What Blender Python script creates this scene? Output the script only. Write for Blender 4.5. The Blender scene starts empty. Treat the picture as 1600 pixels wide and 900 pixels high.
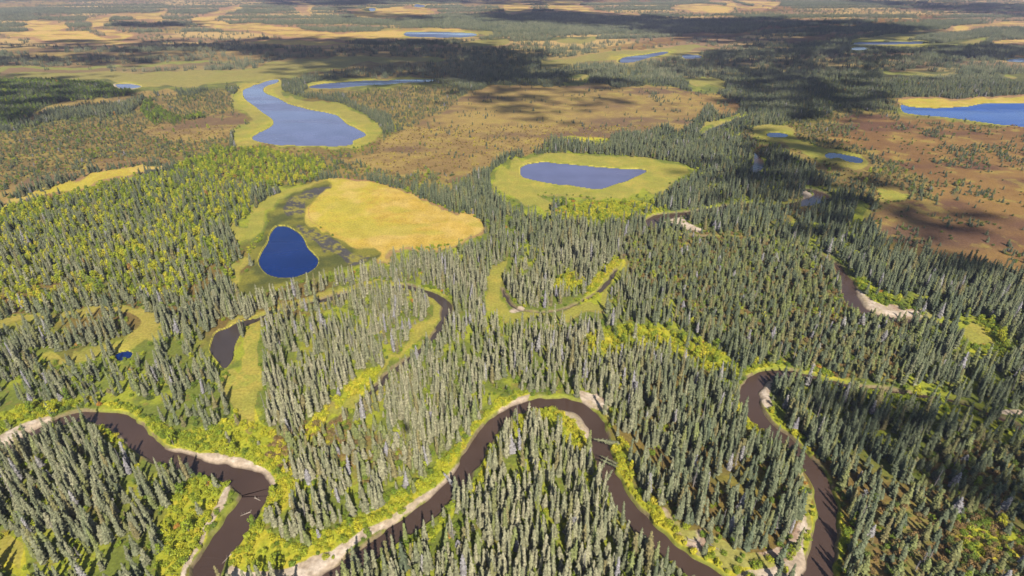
import bpy, bmesh, math, random, time
import numpy as np
from mathutils import Vector, Matrix

T0 = time.time()
SC = bpy.context.scene
COL = SC.collection
rad = math.radians

# ------------------------------------------------------------------ camera, sky, sun, exposure
CAM_H = 120.0
PITCH = 28.8                       # degrees below the horizontal
FPX = 900.0                        # focal length in pixels of the 1600 px wide photograph
cam_data = bpy.data.cameras.new("camera")
cam_data.sensor_width = 36.0
cam_data.lens = 36.0 * FPX / 1600.0
cam_data.clip_start = 0.5
cam_data.clip_end = 60000.0
cam = bpy.data.objects.new("camera", cam_data)
COL.objects.link(cam)
cam.location = (0, 0, CAM_H)
cam.rotation_euler = (rad(90.0 - PITCH), 0, 0)
SC.camera = cam

SUN_EL = 41.6
SUN_AZ = 166.4                     # clockwise from +Y: behind the camera, a little to the right
SUN_DIR = Vector((math.sin(rad(SUN_AZ)) * math.cos(rad(SUN_EL)),
                  math.cos(rad(SUN_AZ)) * math.cos(rad(SUN_EL)), math.sin(rad(SUN_EL))))
world = bpy.data.worlds.new("World")
SC.world = world
world.use_nodes = True
wn = world.node_tree.nodes
sky = wn.new("ShaderNodeTexSky")
sky.sky_type = 'NISHITA'
sky.sun_disc = False
sky.sun_elevation = rad(SUN_EL)
sky.sun_rotation = rad(SUN_AZ)
sky.altitude = 200.0
sky.air_density = 1.0
sky.dust_density = 0.6
sky.ozone_density = 1.2
world.node_tree.links.new(sky.outputs[0], wn["Background"].inputs[0])
wn["Background"].inputs[1].default_value = 0.070
sun_data = bpy.data.lights.new("sun", 'SUN')
sun_data.energy = 5.0
sun_data.angle = rad(0.53)
sun_data.color = (1.0, 0.93, 0.82)
sun = bpy.data.objects.new("sun", sun_data)
COL.objects.link(sun)
sun.rotation_euler = SUN_DIR.to_track_quat('Z', 'Y').to_euler()
SC.view_settings.view_transform = 'Standard'
SC.view_settings.look = 'None'
SC.view_settings.exposure = 0.95
SC.view_settings.gamma = 1.0
SC.view_settings.use_curve_mapping = False
SC.cycles.max_bounces = 5
SC.cycles.diffuse_bounces = 2
SC.cycles.glossy_bounces = 2
SC.cycles.transmission_bounces = 2
SC.cycles.transparent_max_bounces = 4
SC.cycles.volume_bounces = 0

# ------------------------------------------------------------------ small helpers
CT, ST = math.cos(rad(PITCH)), math.sin(rad(PITCH))

def ground_at(u, v):
    """ground point (metres) seen at photograph position u, v - used to read the map off the photo"""
    x = (np.asarray(u, float) - 800.0) / FPX
    y = (450.0 - np.asarray(v, float)) / FPX
    t = CAM_H / (ST - y * CT)
    return x * t, (CT + y * ST) * t

def photo_at(X, Y, Z=0.0):
    dz = Z - CAM_H
    depth = Y * CT - dz * ST
    up = Y * ST + dz * CT
    depth = np.maximum(depth, 0.5)
    return 800.0 + FPX * X / depth, 450.0 - FPX * up / depth

def px_per_m(X, Y):
    return FPX / np.maximum(Y * CT + CAM_H * ST, 1.0)

def hash2(ix, iy, seed):
    h = (ix.astype(np.int64) * 374761393 + iy.astype(np.int64) * 668265263 + seed * 982451653) & 0xFFFFFFFF
    h = ((h ^ (h >> 13)) * 1274126177) & 0xFFFFFFFF
    h = (h ^ (h >> 16)) & 0xFFFFFFFF
    return h.astype(np.float64) / 4294967295.0

def vnoise(x, y, seed=0):
    ix = np.floor(x); iy = np.floor(y)
    fx = x - ix; fy = y - iy
    fx = fx * fx * (3 - 2 * fx); fy = fy * fy * (3 - 2 * fy)
    a = hash2(ix, iy, seed); b = hash2(ix + 1, iy, seed)
    c = hash2(ix, iy + 1, seed); d = hash2(ix + 1, iy + 1, seed)
    return (a * (1 - fx) + b * fx) * (1 - fy) + (c * (1 - fx) + d * fx) * fy

def fbm(x, y, seed=0, octs=3):
    s = 0; amp = 0.5; tot = 0
    for o in range(octs):
        s = s + amp * vnoise(x + 17.3 * o, y - 9.1 * o, seed + o)
        x, y = 1.62 * x + 1.24 * y, -1.24 * x + 1.62 * y
        tot += amp; amp *= 0.5
    return s / tot

def sstep(a, b, x):
    t = np.clip((x - a) / (b - a), 0, 1)
    return t * t * (3 - 2 * t)

def tag(o, label=None, cat=None, group=None, kind=None):
    if label: o["label"] = label
    if cat: o["category"] = cat
    if group: o["group"] = group
    if kind: o["kind"] = kind
    return o

def np_mesh(name, verts, faces, mats=(), smooth=False):
    """verts (n,3), faces (m,3) or (m,4) arrays -> mesh data"""
    me = bpy.data.meshes.new(name)
    verts = np.asarray(verts, np.float32); faces = np.asarray(faces, np.int32)
    k = faces.shape[1]
    me.vertices.add(len(verts)); me.vertices.foreach_set("co", verts.ravel())
    me.loops.add(faces.size); me.loops.foreach_set("vertex_index", faces.ravel())
    me.polygons.add(len(faces))
    me.polygons.foreach_set("loop_start", np.arange(0, faces.size, k, dtype=np.int32))
    me.polygons.foreach_set("loop_total", np.full(len(faces), k, np.int32))
    if smooth:
        me.polygons.foreach_set("use_smooth", np.ones(len(faces), bool))
    for m in mats: me.materials.append(m)
    me.update(calc_edges=True)
    return me

def link(name, me, parent=None):
    o = bpy.data.objects.new(name, me)
    COL.objects.link(o)
    if parent: o.parent = parent
    return o

# ------------------------------------------------------------------ the map, traced from the photograph (photo pixels, turned into ground metres)
MAP = {
 # golden sedge meadows
 'gold': [
  [(500,284),(530,280),(562,279),(590,287),(640,303),(700,328),(738,342),(760,354),(757,364),(735,371),(690,380),(645,386),(618,392),(610,412),(590,412),(585,398),(548,382),(512,358),(492,334),(492,310),(503,296),(492,290)],
  [(0,323),(25,314),(75,300),(110,286),(140,273),(170,268),(205,263),(258,266),(205,277),(160,287),(100,303),(55,313),(0,327),(-60,345),(-60,335)],
  [(35,40),(60,33),(90,31),(104,40),(120,50),(150,55),(210,62),(250,68),(200,67),(100,66),(60,60),(20,55),(40,47)],
  [(150,30),(172,22),(210,20),(170,26),(160,38),(185,50),(215,60),(190,58),(165,50),(140,36)],
  [(205,24),(250,18),(250,30),(238,34),(215,27)],
  [(305,33),(320,25),(360,22),(330,28),(350,38),(400,36),(460,44),(520,50),(560,52),(600,50),(630,47),(690,46),(745,49),(720,52),(640,56),(600,61),(540,60),(470,58),(420,50),(370,46),(330,42)],
  [(452,5),(470,0),(482,22),(470,24),(462,16)],
  [(553,18),(600,14),(640,10),(690,20),(660,24),(620,28),(575,24)],
  [(330,18),(370,8),(375,11),(345,20)],
  [(870,6),(890,-6),(910,-6),(915,10),(935,16),(1010,25),(960,24),(905,18),(870,12)],
  [(800,4),(822,8),(835,18),(800,22),(780,16),(770,8)],
  [(1050,10),(1110,6),(1150,14),(1110,20),(1060,16)],
  [(1130,0),(1175,10),(1180,14),(1140,8)],
  [(1170,0),(1230,4),(1200,10),(1180,7)],
  [(1430,47),(1470,44),(1560,36),(1640,36),(1640,38),(1560,41),(1500,47),(1460,50)],
  [(1540,66),(1640,64),(1640,70),(1560,69)],
  [(1380,157),(1400,153),(1450,150),(1500,153),(1560,148),(1640,146),(1640,165),(1560,163),(1520,166),(1480,170),(1445,171),(1410,165)],
  [(380,66),(470,63),(560,66),(480,70),(400,69)],
 ],
 # yellow-green marsh
 'marsh': [
  [(356,452),(372,420),(386,396),(376,372),(374,350),(400,330),(428,308),(460,292),(500,283),(503,289),(470,297),(442,312),(432,335),(421,345),(408,365),(396,385),(390,405),(386,430),(376,452)],
  [(762,276),(772,263),(800,250),(830,243),(870,240),(940,241),(1010,247),(1060,253),(1083,264),(1078,273),(1052,280),(1028,296),(1000,307),(960,309),(920,306),(870,301),(848,299),(840,306),(862,314),(868,321),(850,326),(830,328),(800,313),(772,292)],
  [(372,212),(378,200),(398,192),(384,180),(370,166),(372,150),(380,136),(400,128),(430,124),(440,140),(470,150),(520,160),(560,172),(585,190),(600,210),(575,226),(540,231),(470,231),(400,230),(376,222)],
  [(1178,200),(1200,196),(1230,198),(1240,212),(1262,226),(1300,232),(1340,242),(1364,250),(1362,268),(1340,272),(1318,262),(1290,252),(1250,238),(1210,224),(1185,210)],
  [(1378,293),(1400,291),(1420,303),(1410,313),(1388,309)],
  [(1322,338),(1335,314),(1350,320),(1360,330),(1345,338)],
  [(0,520),(0,502),(50,495),(110,486),(160,482),(200,484),(232,494),(244,512),(238,528),(222,542),(180,552),(130,560),(70,566),(60,556),(120,546),(160,540),(190,530),(199,515),(190,500),(160,494),(100,498),(50,508)],
  [(395,500),(420,488),(410,520),(400,560),(415,600),(418,640),(395,660),(365,640),(362,600),(358,570),(366,548),(385,520)],
  [(760,478),(758,455),(764,430),(785,412),(806,404),(800,425),(786,445),(790,468),(800,485),(775,490)],
  [(775,480),(800,478),(840,488),(880,484),(920,468),(950,445),(978,408),(990,415),(965,455),(930,482),(880,500),(830,502),(790,498)],
  [(640,450),(668,456),(700,462),(706,480),(690,505),(665,530),(640,552),(622,570),(602,590),(590,612),(560,640),(530,662),(505,670),(530,640),(565,610),(598,575),(630,545),(650,515),(668,490),(662,470),(640,460)],
  [(390,506),(400,492),(440,474),(500,458),(545,446),(600,441),(650,442),(650,449),(600,450),(550,460),(530,470),(505,477),(460,482),(420,496)],
  [(310,545),(330,515),(362,500),(385,496),(340,525),(318,550)],
  [(1095,207),(1110,196),(1140,180),(1160,178),(1135,196),(1105,210)],
  [(850,98),(870,92),(930,84),(1000,76),(1060,72),(1110,74),(1090,82),(1050,88),(1000,92),(960,96),(900,97),(860,104)],
  [(0,116),(100,113),(260,112),(380,110),(420,98),(470,92),(560,90),(680,91),(690,96),(600,99),(560,104),(530,110),(480,113),(430,122),(400,128),(340,132),(200,134),(120,126),(0,121)],
  [(0,104),(80,104),(250,99),(380,98),(260,103),(120,107),(0,108)],
  [(724,66),(790,60),(800,68),(770,72),(728,70)],
  [(854,60),(900,58),(935,55),(920,63),(870,66)],
  [(470,135),(500,128),(600,122),(690,122),(700,124),(600,128),(520,134)],
  [(870,122),(910,118),(925,122),(890,126)],
  [(1070,126),(1110,123),(1128,132),(1115,140),(1085,134)],
  [(1345,64),(1400,52),(1430,47),(1440,50),(1400,62),(1420,68),(1500,62),(1560,60),(1460,70),(1360,72)],
  [(1500,520),(1520,508),(1548,526),(1552,542),(1525,538)],
  [(1380,113),(1475,111),(1475,115),(1390,117)],
  [(1560,118),(1600,110),(1640,110),(1640,120),(1580,122)],
  [(1300,300),(1320,292),(1330,300),(1310,306)],
  [(600,46),(690,46),(760,50),(740,58),(640,60),(610,57)],
  [(0,905),(0,845),(22,845),(40,870),(50,905)],
 ],
 # olive quaking bog round the triangular pond
 'olive': [
  [(376,452),(392,425),(398,400),(410,378),(422,350),(434,330),(446,308),(470,296),(505,286),(500,305),(492,330),(512,358),(548,382),(582,395),(600,402),(560,412),(520,424),(500,432),(430,446),(400,456)],
 ],
 # brown-orange open bog
 'bog': [
  [(600,228),(640,205),(690,180),(720,150),(760,138),(830,134),(900,134),(1010,138),(1100,148),(1135,160),(1115,182),(1060,198),(985,214),(900,218),(850,232),(790,245),(760,258),(720,282),(660,278),(610,262),(560,250)],
  [(1305,212),(1330,190),(1390,184),(1480,190),(1560,202),(1700,216),(1900,240),(1900,520),(1700,470),(1600,440),(1530,428),(1450,408),(1385,382),(1345,352),(1335,335),(1400,318),(1465,300),(1450,270),(1390,242),(1340,228)],
  [(0,300),(60,285),(120,262),(200,250),(258,262),(205,262),(140,270),(75,297),(0,320),(-80,345),(-80,325)],
  [(40,188),(80,175),(130,160),(180,150),(230,140),(260,148),(200,155),(130,170),(70,186)],
  [(0,76),(90,78),(180,84),(270,84),(330,83),(240,89),(120,86),(0,86)],
  [(185,40),(240,38),(268,48),(278,52),(240,50),(200,46)],
  [(200,210),(240,200),(300,190),(340,180),(380,185),(372,210),(330,220),(260,222)],
  [(920,78),(1000,64),(1100,53),(1300,36),(1430,34),(1300,41),(1120,58),(1020,70),(950,80)],
  [(1360,31),(1500,22),(1480,28),(1400,33)],
  [(1240,64),(1300,56),(1400,50),(1330,62),(1260,70)],
  [(-200,10),(40,2),(160,1),(120,6),(0,14),(-200,18)],
  [(700,6),(790,0),(980,0),(960,6),(850,4),(740,10)],
  [(1150,12),(1200,8),(1260,14),(1200,18)],
  [(1640,70),(1600,84),(1500,86),(1540,88),(1640,92)],
 ],
 # stunted open spruce on brown muskeg
 'sparse': [
  [(-80,205),(0,202),(120,192),(200,172),(260,160),(230,220),(190,262),(120,262),(60,285),(0,300),(-80,320)],
  [(420,690),(470,665),(560,670),(610,690),(620,730),(560,750),(470,745),(430,730)],
  [(180,262),(220,220),(250,190),(220,160),(260,150),(330,142),(380,150),(372,180),(400,190),(374,210),(380,228),(460,232),(560,232),(600,214),(700,190),(720,150),(690,134),(560,140),(480,140),(600,170),(640,210),(620,250),(700,262),(740,270),(700,300),(640,290),(560,275),(500,280),(440,290),(370,300),(300,270),(220,262)],
  [(1030,360),(1130,365),(1230,380),(1300,410),(1340,470),(1420,510),(1450,560),(1380,590),(1250,560),(1130,520),(1050,470),(990,430)],
  [(1370,900),(1360,820),(1400,760),(1450,720),(1520,690),(1640,700),(1800,720),(1800,1010),(1370,1010)],
  [(1300,182),(1400,176),(1500,190),(1640,206),(1640,225),(1500,205),(1380,200),(1300,225)],
  [(0,90),(0,82),(300,80),(400,82),(700,84),(700,92),(400,96),(0,100)],
  [(400,100),(700,98),(720,124),(480,120)],
  [(1180,210),(1330,180),(1360,230),(1450,250),(1480,300),(1400,340),(1330,300),(1250,250)],
 ],
 # larger deciduous share
 'birch': [
  [(-100,340),(0,328),(100,306),(200,285),(300,250),(330,236),(420,242),(500,265),(470,290),(420,305),(372,345),(368,380),(385,395),(365,430),(330,455),(200,470),(80,480),(-100,500)],
  [(0,125),(60,122),(140,130),(185,150),(130,162),(60,182),(0,196),(-60,200),(-60,130)],
  [(225,170),(250,155),(285,175),(330,205),(270,210),(235,190)],
  [(810,58),(880,60),(820,90),(790,100),(780,80)],
 ],
 # willow and alder thicket, yellow-green
 'willow': [
  [(-60,700),(-60,655),(0,642),(60,632),(120,630),(200,632),(240,652),(300,668),(360,655),(395,620),(432,680),(450,725),(455,775),(420,800),(392,792),(384,770),(428,750),(420,735),(390,720),(330,705),(280,695),(245,690),(222,662),(205,645),(150,634),(80,648),(20,672)],
  [(355,870),(372,835),(410,830),(460,850),(510,835),(600,790),(660,748),(700,710),(745,665),(780,630),(815,612),(822,620),(780,650),(752,690),(715,732),(660,775),(600,815),(540,855),(500,885),(440,888),(400,885)],
  [(250,835),(265,790),(300,755),(340,730),(360,742),(356,765),(335,805),(310,860),(290,905),(265,905)],
  [(782,652),(830,640),(880,640),(912,648),(920,672),(915,700),(900,705),(870,680),(820,665),(790,668)],
  [(955,705),(975,700),(1000,760),(1040,812),(1080,850),(1130,885),(1160,900),(1230,895),(1262,860),(1275,800),(1272,760),(1255,720),(1215,680),(1190,655),(1205,640),(1240,672),(1275,710),(1290,760),(1290,820),(1275,870),(1235,905),(1150,925),(1080,880),(1020,835),(975,780)],
  [(1100,900),(1040,850),(1070,845),(1130,868),(1190,880),(1240,850),(1256,800),(1274,790),(1280,850),(1250,905)],
  [(914,545),(930,520),(960,510),(1010,508),(1070,520),(1120,545),(1165,580),(1155,620),(1150,655),(1170,670),(1220,700),(1280,745),(1320,790),(1330,850),(1320,905),(1300,905),(1312,840),(1305,790),(1290,730),(1240,682),(1190,650),(1160,620),(1162,590),(1200,570),(1280,575),(1350,600),(1500,640),(1500,650),(1340,620),(1270,590),(1250,570),(1180,570),(1130,590),(1090,565),(1040,545),(1000,540),(980,545),(955,558),(935,550)],
  [(905,475),(925,450),(950,420),(975,402),(985,410),(965,440),(945,465),(920,478)],
  [(825,640),(800,655),(790,690),(740,760),(700,800),(660,830),(640,850),(655,850),(700,815),(760,750),(800,690),(830,655)],
  [(870,430),(900,425),(920,440),(900,460),(860,450)],
  [(1340,440),(1360,440),(1400,470),(1450,488),(1440,494),(1380,480)],
  [(860,330),(900,315),(1000,318),(1030,335),(1000,345),(900,345)],
  [(1530,500),(1580,530),(1590,560),(1550,560),(1500,540)],
  [(560,585),(600,570),(590,605),(540,650),(500,672),(480,690),(470,670),(520,635)],
  [(150,655),(185,655),(205,690),(190,705),(165,685)],
  [(0,900),(0,840),(30,850),(60,905)],
  [(880,215),(900,212),(960,216),(940,222)],
  [(1540,870),(1500,830),(1560,820),(1600,860)],
 ],
 # sand and silt bars
 'sand': [
  [(-30,720),(-30,690),(0,682),(35,662),(66,652),(74,656),(40,676),(12,700)],
  [(140,658),(160,652),(178,656),(195,672),(205,690),(190,685),(170,668),(150,664)],
  [(245,692),(300,699),(350,711),(390,718),(416,732),(430,752),(420,758),(400,742),(360,728),(300,716),(262,704)],
  [(360,755),(362,764),(350,790),(330,815),(312,850),(300,880),(292,905),(284,905),(300,862),(322,812),(346,775)],
  [(360,905),(365,880),(395,888),(440,888),(490,872),(530,850),(545,858),(520,880),(490,905)],
  [(540,852),(600,811),(650,779),(700,741),(740,694),(750,676),(756,680),(743,703),(702,749),(652,787),(602,821),(552,858)],
  [(862,640),(895,640),(916,652),(926,672),(924,700),(918,705),(914,680),(904,660),(885,650)],
  [(780,640),(800,628),(825,618),(815,632),(790,645),(770,660)],
  [(905,612),(930,618),(950,640),(945,650),(930,640),(915,628)],
  [(1188,620),(1190,604),(1205,590),(1235,588),(1275,600),(1240,598),(1215,604),(1205,620),(1210,640),(1200,642)],
  [(1244,905),(1246,850),(1252,800),(1258,812),(1260,860),(1266,905)],
  [(1150,900),(1200,888),(1250,870),(1262,905),(1180,912)],
  [(1340,450),(1352,460),(1372,473),(1400,483),(1445,488),(1410,494),(1375,490),(1350,479),(1338,466)],
  [(1024,350),(1040,341),(1062,336),(1084,337),(1072,343),(1084,351),(1100,361),(1085,362),(1060,352),(1040,351)],
  [(1246,300),(1256,297),(1268,304),(1262,312),(1244,318),(1252,308)],
  [(1368,606),(1382,604),(1380,610),(1370,611)],
  [(1560,640),(1600,640),(1640,655),(1640,662),(1600,648),(1570,646)],
  [(800,486),(815,478),(822,482),(810,488)],
  [(170,132),(196,130),(222,134),(200,140),(178,138)],
  [(1040,548),(1000,510),(1040,520),(1060,530)],
 ][:-1],
 # pinkish brown flood deposits with thin grass
 'scree': [
  [(1030,800),(1055,806),(1100,834),(1150,856),(1190,862),(1225,845),(1245,800),(1248,740),(1258,742),(1266,800),(1256,860),(1225,892),(1170,892),(1120,882),(1070,845)],
  [(895,640),(930,618),(950,640),(945,655),(925,640)],
  [(1380,470),(1420,480),(1460,486),(1450,496),(1400,492)],
 ],
 # standing water seen as shallow patches between sedges
 'shallow': [
  [(446,322),(455,308),(480,298),(500,296),(500,306),(486,312),(496,324),(478,332),(455,340)],
  [(478,352),(500,356),(530,376),(552,392),(576,402),(558,410),(530,402),(505,385),(486,368)],
  [(204,284),(218,272),(236,270),(232,277),(216,282)],
 ],
}
LAKES = {
 'winding': ([(381,143),(386,156),(398,167),(411,177),(425,186),(428,194),(420,201),(405,208),(396,215),(405,222),(430,226),(480,227),(530,227),(550,225),(552,219),(572,211),(560,203),(545,194),(534,184),(520,177),(490,171),(460,163),(440,155),(418,148),(408,141),(412,134),(428,129),(432,124),(420,125),(404,130),(390,137)],),
 'long': ([(482,136),(505,131),(545,127.5),(600,125),(680,124),(676,127),(620,130),(560,134),(510,138)],),
 'triangle': ([(436,353),(429,357),(423,368),(420,380),(413,392),(407,408),(410,420),(420,429),(440,433),(462,431),(480,425),(494,417),(500,406),(492,395),(482,384),(475,372),(465,361),(452,354)],),
 'oval': ([(810,266),(812,260),(826,255),(843,253),(862,254),(900,257),(940,260),(970,263),(1008,265),(1014,268),(1005,273),(990,278),(962,288),(942,293),(925,293),(900,290),(860,284),(828,279),(813,275)],),
 'blue': ([(1404,163),(1420,166),(1450,168),(1485,167),(1520,165),(1545,160),(1600,160),(1700,160),(1700,214),(1600,199),(1550,192),(1490,184),(1440,179),(1408,174)],),
 'pool': ([(1201,209),(1210,207),(1222,208),(1229,211),(1222,214),(1208,214)],),
 'meadowpool': ([(1288,240),(1300,238),(1316,241),(1330,244),(1350,249),(1346,255),(1328,253),(1312,247),(1292,246)],),
 'distant': ([(632,51),(660,50),(740,52),(738,57),(690,59),(636,57)],),
 'channel': ([(971,94),(980,89),(1000,86),(1012,84),(1035,80),(1042,82),(1025,87),(1010,91),(990,97),(974,98)],),
 'sedge': ([(1066,86),(1095,87),(1094,91),(1072,92)],),
 'strip': ([(176,132),(196,131),(220,134),(200,138),(182,137)],),
 'thread': ([(1565,92),(1600,89),(1660,88),(1660,94),(1600,96),(1570,96)],),
 'farpond': ([(650,6),(666,8),(662,11),(648,10)],),
 'farpool': ([(579,13),(590,12),(592,16),(582,17)],),
 'glint': ([(1332,76),(1350,74),(1362,76),(1350,79)],),
 'slough': ([(1340,67),(1390,65),(1435,64),(1436,67),(1392,69),(1342,70)],),
 'oxbowpond': ([(326,540),(334,520),(352,512),(375,502),(396,499),(384,512),(370,528),(362,545),(358,565),(350,575),(336,560),(326,550)],),
 'marshpool': ([(178,555),(190,549),(206,550),(204,558),(188,563)],),
}
# rivers: centre line (photo pixels) and width in metres at each point
RIVERS = {
 'river': [(-160,800,8),(-60,745,8),(-10,714,8),(30,690,8),(75,664,7.5),(118,650,7.5),(160,650,8),(194,662,9),(216,684,8.5),(240,703,8),(285,718,7.5),(338,732,7.5),(380,744,10),(400,764,11),(380,798,10),(352,840,10),(328,875,9),(318,905,9),(300,960,9),(360,1040,9),(440,1000,9),(505,915,8),(565,870,7.6),(625,826,7.6),(675,790,7.6),(715,748,7.6),(742,704,7.4),(768,664,7.4),(805,639,7.8),(850,628,8),(895,631,8),(925,652,8),(937,690,7.6),(952,742,7.2),(985,796,7.2),(1030,844,7.2),(1080,882,7.2),(1130,914,7.2),(1190,960,8),(1250,955,8),(1276,900,8.5),(1289,845,7.6),(1294,800,7.2),(1286,760,7),(1264,722,7),(1233,692,7),(1200,666,7.6),(1178,640,8.5),(1172,614,8.5),(1184,592,8),(1212,583,7.5),(1250,585,6.5),(1300,596,4.5),(1360,606,3.5),(1420,613,3),(1490,625,3),(1560,650,3),(1640,690,3),(1760,740,3)],
 'upper_river': [(1480,505,4),(1430,500,5),(1375,494,6.5),(1345,481,8),(1330,462,8.5),(1325,440,7),(1306,412,3.5),(1270,392,2.5),(1215,378,2.5),(1150,370,2.5),(1085,368,3),(1035,360,4),(1020,349,9),(1032,338,11),(1080,332,9),(1130,323,7),(1180,317,4),(1225,320,6),(1258,316,12),(1284,306,11),(1272,297,7),(1235,292,4),(1200,282,4),(1178,268,8),(1186,256,9),(1180,240,5),(1160,226,3)],
 'creek': [(386,506,2.2),(404,496,3.0),(440,482,1.5),(475,473,1.6),(508,467,5),(532,460,4),(580,450,1.6),(628,446,5),(650,450,4.5),(676,459,5),(694,470,5.5),(697,486,5),(688,508,3.6),(668,535,2.6),(636,562,3.5),(612,580,3.8),(588,604,2.5),(560,628,1.6)],
 'oxbow_creek': [(962,420,1.5),(945,445,3),(925,462,1.2),(880,482,1.0),(840,487,1.0),(806,480,1.2),(790,462,2.2),(786,450,1.5)],
 'brook': [(1170,180,5),(1140,190,5),(1112,202,5),(1096,212,4)],
}

# ---- rasterise the map once; lookups then work on ground coordinates
RU0, RU1, RV0, RV1, SU, SV = -400.0, 2000.0, -45.0, 1155.0, 1.5, 0.75
NU, NV = int((RU1 - RU0) / SU), int((RV1 - RV0) / SV)

def catmull(pts, closed=True, n=5):
    p = np.asarray(pts, float); out = []
    m = len(p)
    for i in range(m if closed else m - 1):
        if closed: a, b, c, d = p[(i - 1) % m], p[i], p[(i + 1) % m], p[(i + 2) % m]
        else: a, b, c, d = p[max(i - 1, 0)], p[i], p[i + 1], p[min(i + 2, m - 1)]
        for k in range(n):
            t = k / n
            out.append(0.5 * ((2 * b) + (c - a) * t + (2 * a - 5 * b + 4 * c - d) * t * t + (3 * b - a - 3 * c + d) * t ** 3))
    if not closed: out.append(p[-1])
    return np.array(out)

def fill(mask, poly):
    q = catmull(poly, True, 4)
    gu = (q[:, 0] - RU0) / SU - 0.5; gv = (q[:, 1] - RV0) / SV - 0.5
    a0 = max(int(gu.min()) - 1, 0); a1 = min(int(gu.max()) + 2, NU)
    b0 = max(int(gv.min()) - 1, 0); b1 = min(int(gv.max()) + 2, NV)
    if a1 <= a0 or b1 <= b0: return
    xs = np.arange(a0, a1); ys = np.arange(b0, b1)
    ins = np.zeros((len(ys), len(xs)), bool)
    for i in range(len(q)):
        x1, y1 = gu[i], gv[i]; x2, y2 = gu[(i + 1) % len(q)], gv[(i + 1) % len(q)]
        if y1 == y2: continue
        r = np.where((ys >= min(y1, y2)) & (ys < max(y1, y2)))[0]
        if len(r) == 0: continue
        xc = x1 + (ys[r] - y1) * (x2 - x1) / (y2 - y1)
        ins[r] ^= xs[None, :] >= xc[:, None]
    mask[b0:b1, a0:a1] = np.maximum(mask[b0:b1, a0:a1], ins)

def blur(m, n):
    for _ in range(n):
        m[1:-1] = (m[:-2] + 2 * m[1:-1] + m[2:]) * 0.25
        m[:, 1:-1] = (m[:, :-2] + 2 * m[:, 1:-1] + m[:, 2:]) * 0.25
    return m

RAS = {}
for key, polys in MAP.items():
    m = np.zeros((NV, NU), np.float32)
    for p in polys: fill(m, p)
    RAS[key] = blur(m, 24 if key in ('bog', 'sparse', 'birch') else 2)
m = np.zeros((NV, NU), np.float32)
for polys in LAKES.values():
    for p in polys: fill(m, p)
RAS['lake_near'] = blur(m.copy(), 60)
RAS['lake'] = blur(m, 1)
RAS['marsh_wide'] = blur(RAS['marsh'].copy(), 26)
RAS['gold_soft'] = blur(RAS['gold'].copy(), 7)
RAS['olive_soft'] = blur(RAS['olive'].copy(), 10)
RAS['gold_wide'] = blur(RAS['gold'].copy(), 50)

def look(key, X, Y, amp=1.0, seed=5):
    """soft membership 0..1 of ground points in a land-cover class, with an irregular edge"""
    if amp > 0:
        d = np.hypot(X, Y)
        a = amp * (0.8 + d * 0.010)
        s = 1.0 / (3.0 + d * 0.03)
        wx = (fbm(X * s, Y * s, seed) - 0.5) * 4 * a
        wy = (fbm(X * s + 50, Y * s + 20, seed + 9) - 0.5) * 4 * a
        far = np.maximum(d - 600, 0) * .09 * min(amp, 1)
        wx = wx + (fbm(X / 140, Y / 260, seed + 21) - .5) * far
        wy = wy + (fbm(X / 170, Y / 300, seed + 33) - .5) * far * 1.6
        X = X + wx; Y = Y + wy
    u, v = photo_at(X, Y)
    gu = (u - RU0) / SU - 0.5; gv = (v - RV0) / SV - 0.5
    ok = (gu >= 0) & (gu < NU - 1.001) & (gv >= 0) & (gv < NV - 1.001) & (Y > -30)
    gu = np.clip(gu, 0, NU - 1.001); gv = np.clip(gv, 0, NV - 1.001)
    i = gu.astype(int); j = gv.astype(int); fu = gu - i; fv = gv - j
    R = RAS[key]
    r = (R[j, i] * (1 - fu) + R[j, i + 1] * fu) * (1 - fv) + (R[j + 1, i] * (1 - fu) + R[j + 1, i + 1] * fu) * fv
    return np.where(ok, r, 0.0)

# river centre lines on the ground
RLINE = {}
for key, pts in RIVERS.items():
    q = catmull(pts, False, 4)
    gx, gy = ground_at(q[:, 0], q[:, 1])
    RLINE[key] = (np.stack([gx, gy], 1), q[:, 2] * (0.74 if key == 'river' else 0.8))

def river_dist(X, Y):
    """distance to the nearest river bank in metres, negative over water (99 = far)"""
    best = np.full(X.shape, 99.0)
    for key, (L, w) in RLINE.items():
        wob = (vnoise(X * 0.35, Y * 0.35, 12) - 0.5) * 1.1
        for i in range(len(L) - 1):
            a, b = L[i], L[i + 1]
            R = 30.0
            sel = np.where((X > min(a[0], b[0]) - R) & (X < max(a[0], b[0]) + R) & (Y > min(a[1], b[1]) - R) & (Y < max(a[1], b[1]) + R))[0]
            if len(sel) == 0: continue
            px, py = X[sel], Y[sel]
            d = b - a; L2 = d @ d
            t = np.clip(((px - a[0]) * d[0] + (py - a[1]) * d[1]) / max(L2, 1e-6), 0, 1)
            dist = np.hypot(px - a[0] - t * d[0], py - a[1] - t * d[1]) - 0.5 * (w[i] * (1 - t) + w[i + 1] * t) + wob[sel]
            best[sel] = np.minimum(best[sel], dist)
    return best

WATER_Z = -0.9
LAKE_Z = -0.4

# ------------------------------------------------------------------ ground: one sheet to the horizon, land cover as the ground's own colours
def ground_height(X, Y, rd=None, lk=None):
    if rd is None: rd = river_dist(X, Y)
    if lk is None: lk = look('lake', X, Y, 0.35)
    sand = look('sand', X, Y, 0.3)
    z = (fbm(X * 0.03, Y * 0.03, 31) - 0.5) * 0.8
    bank = sstep(-1.0 - 1.8 * sand, 0.6 + .9 * sand, rd)
    z = z * sstep(0, 12, rd) * (1 - sstep(0.05, 0.4, lk))
    z = z - 1.9 * (1 - bank)
    z = z - 0.9 * sstep(0.30, 0.70, lk)
    return z

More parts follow.
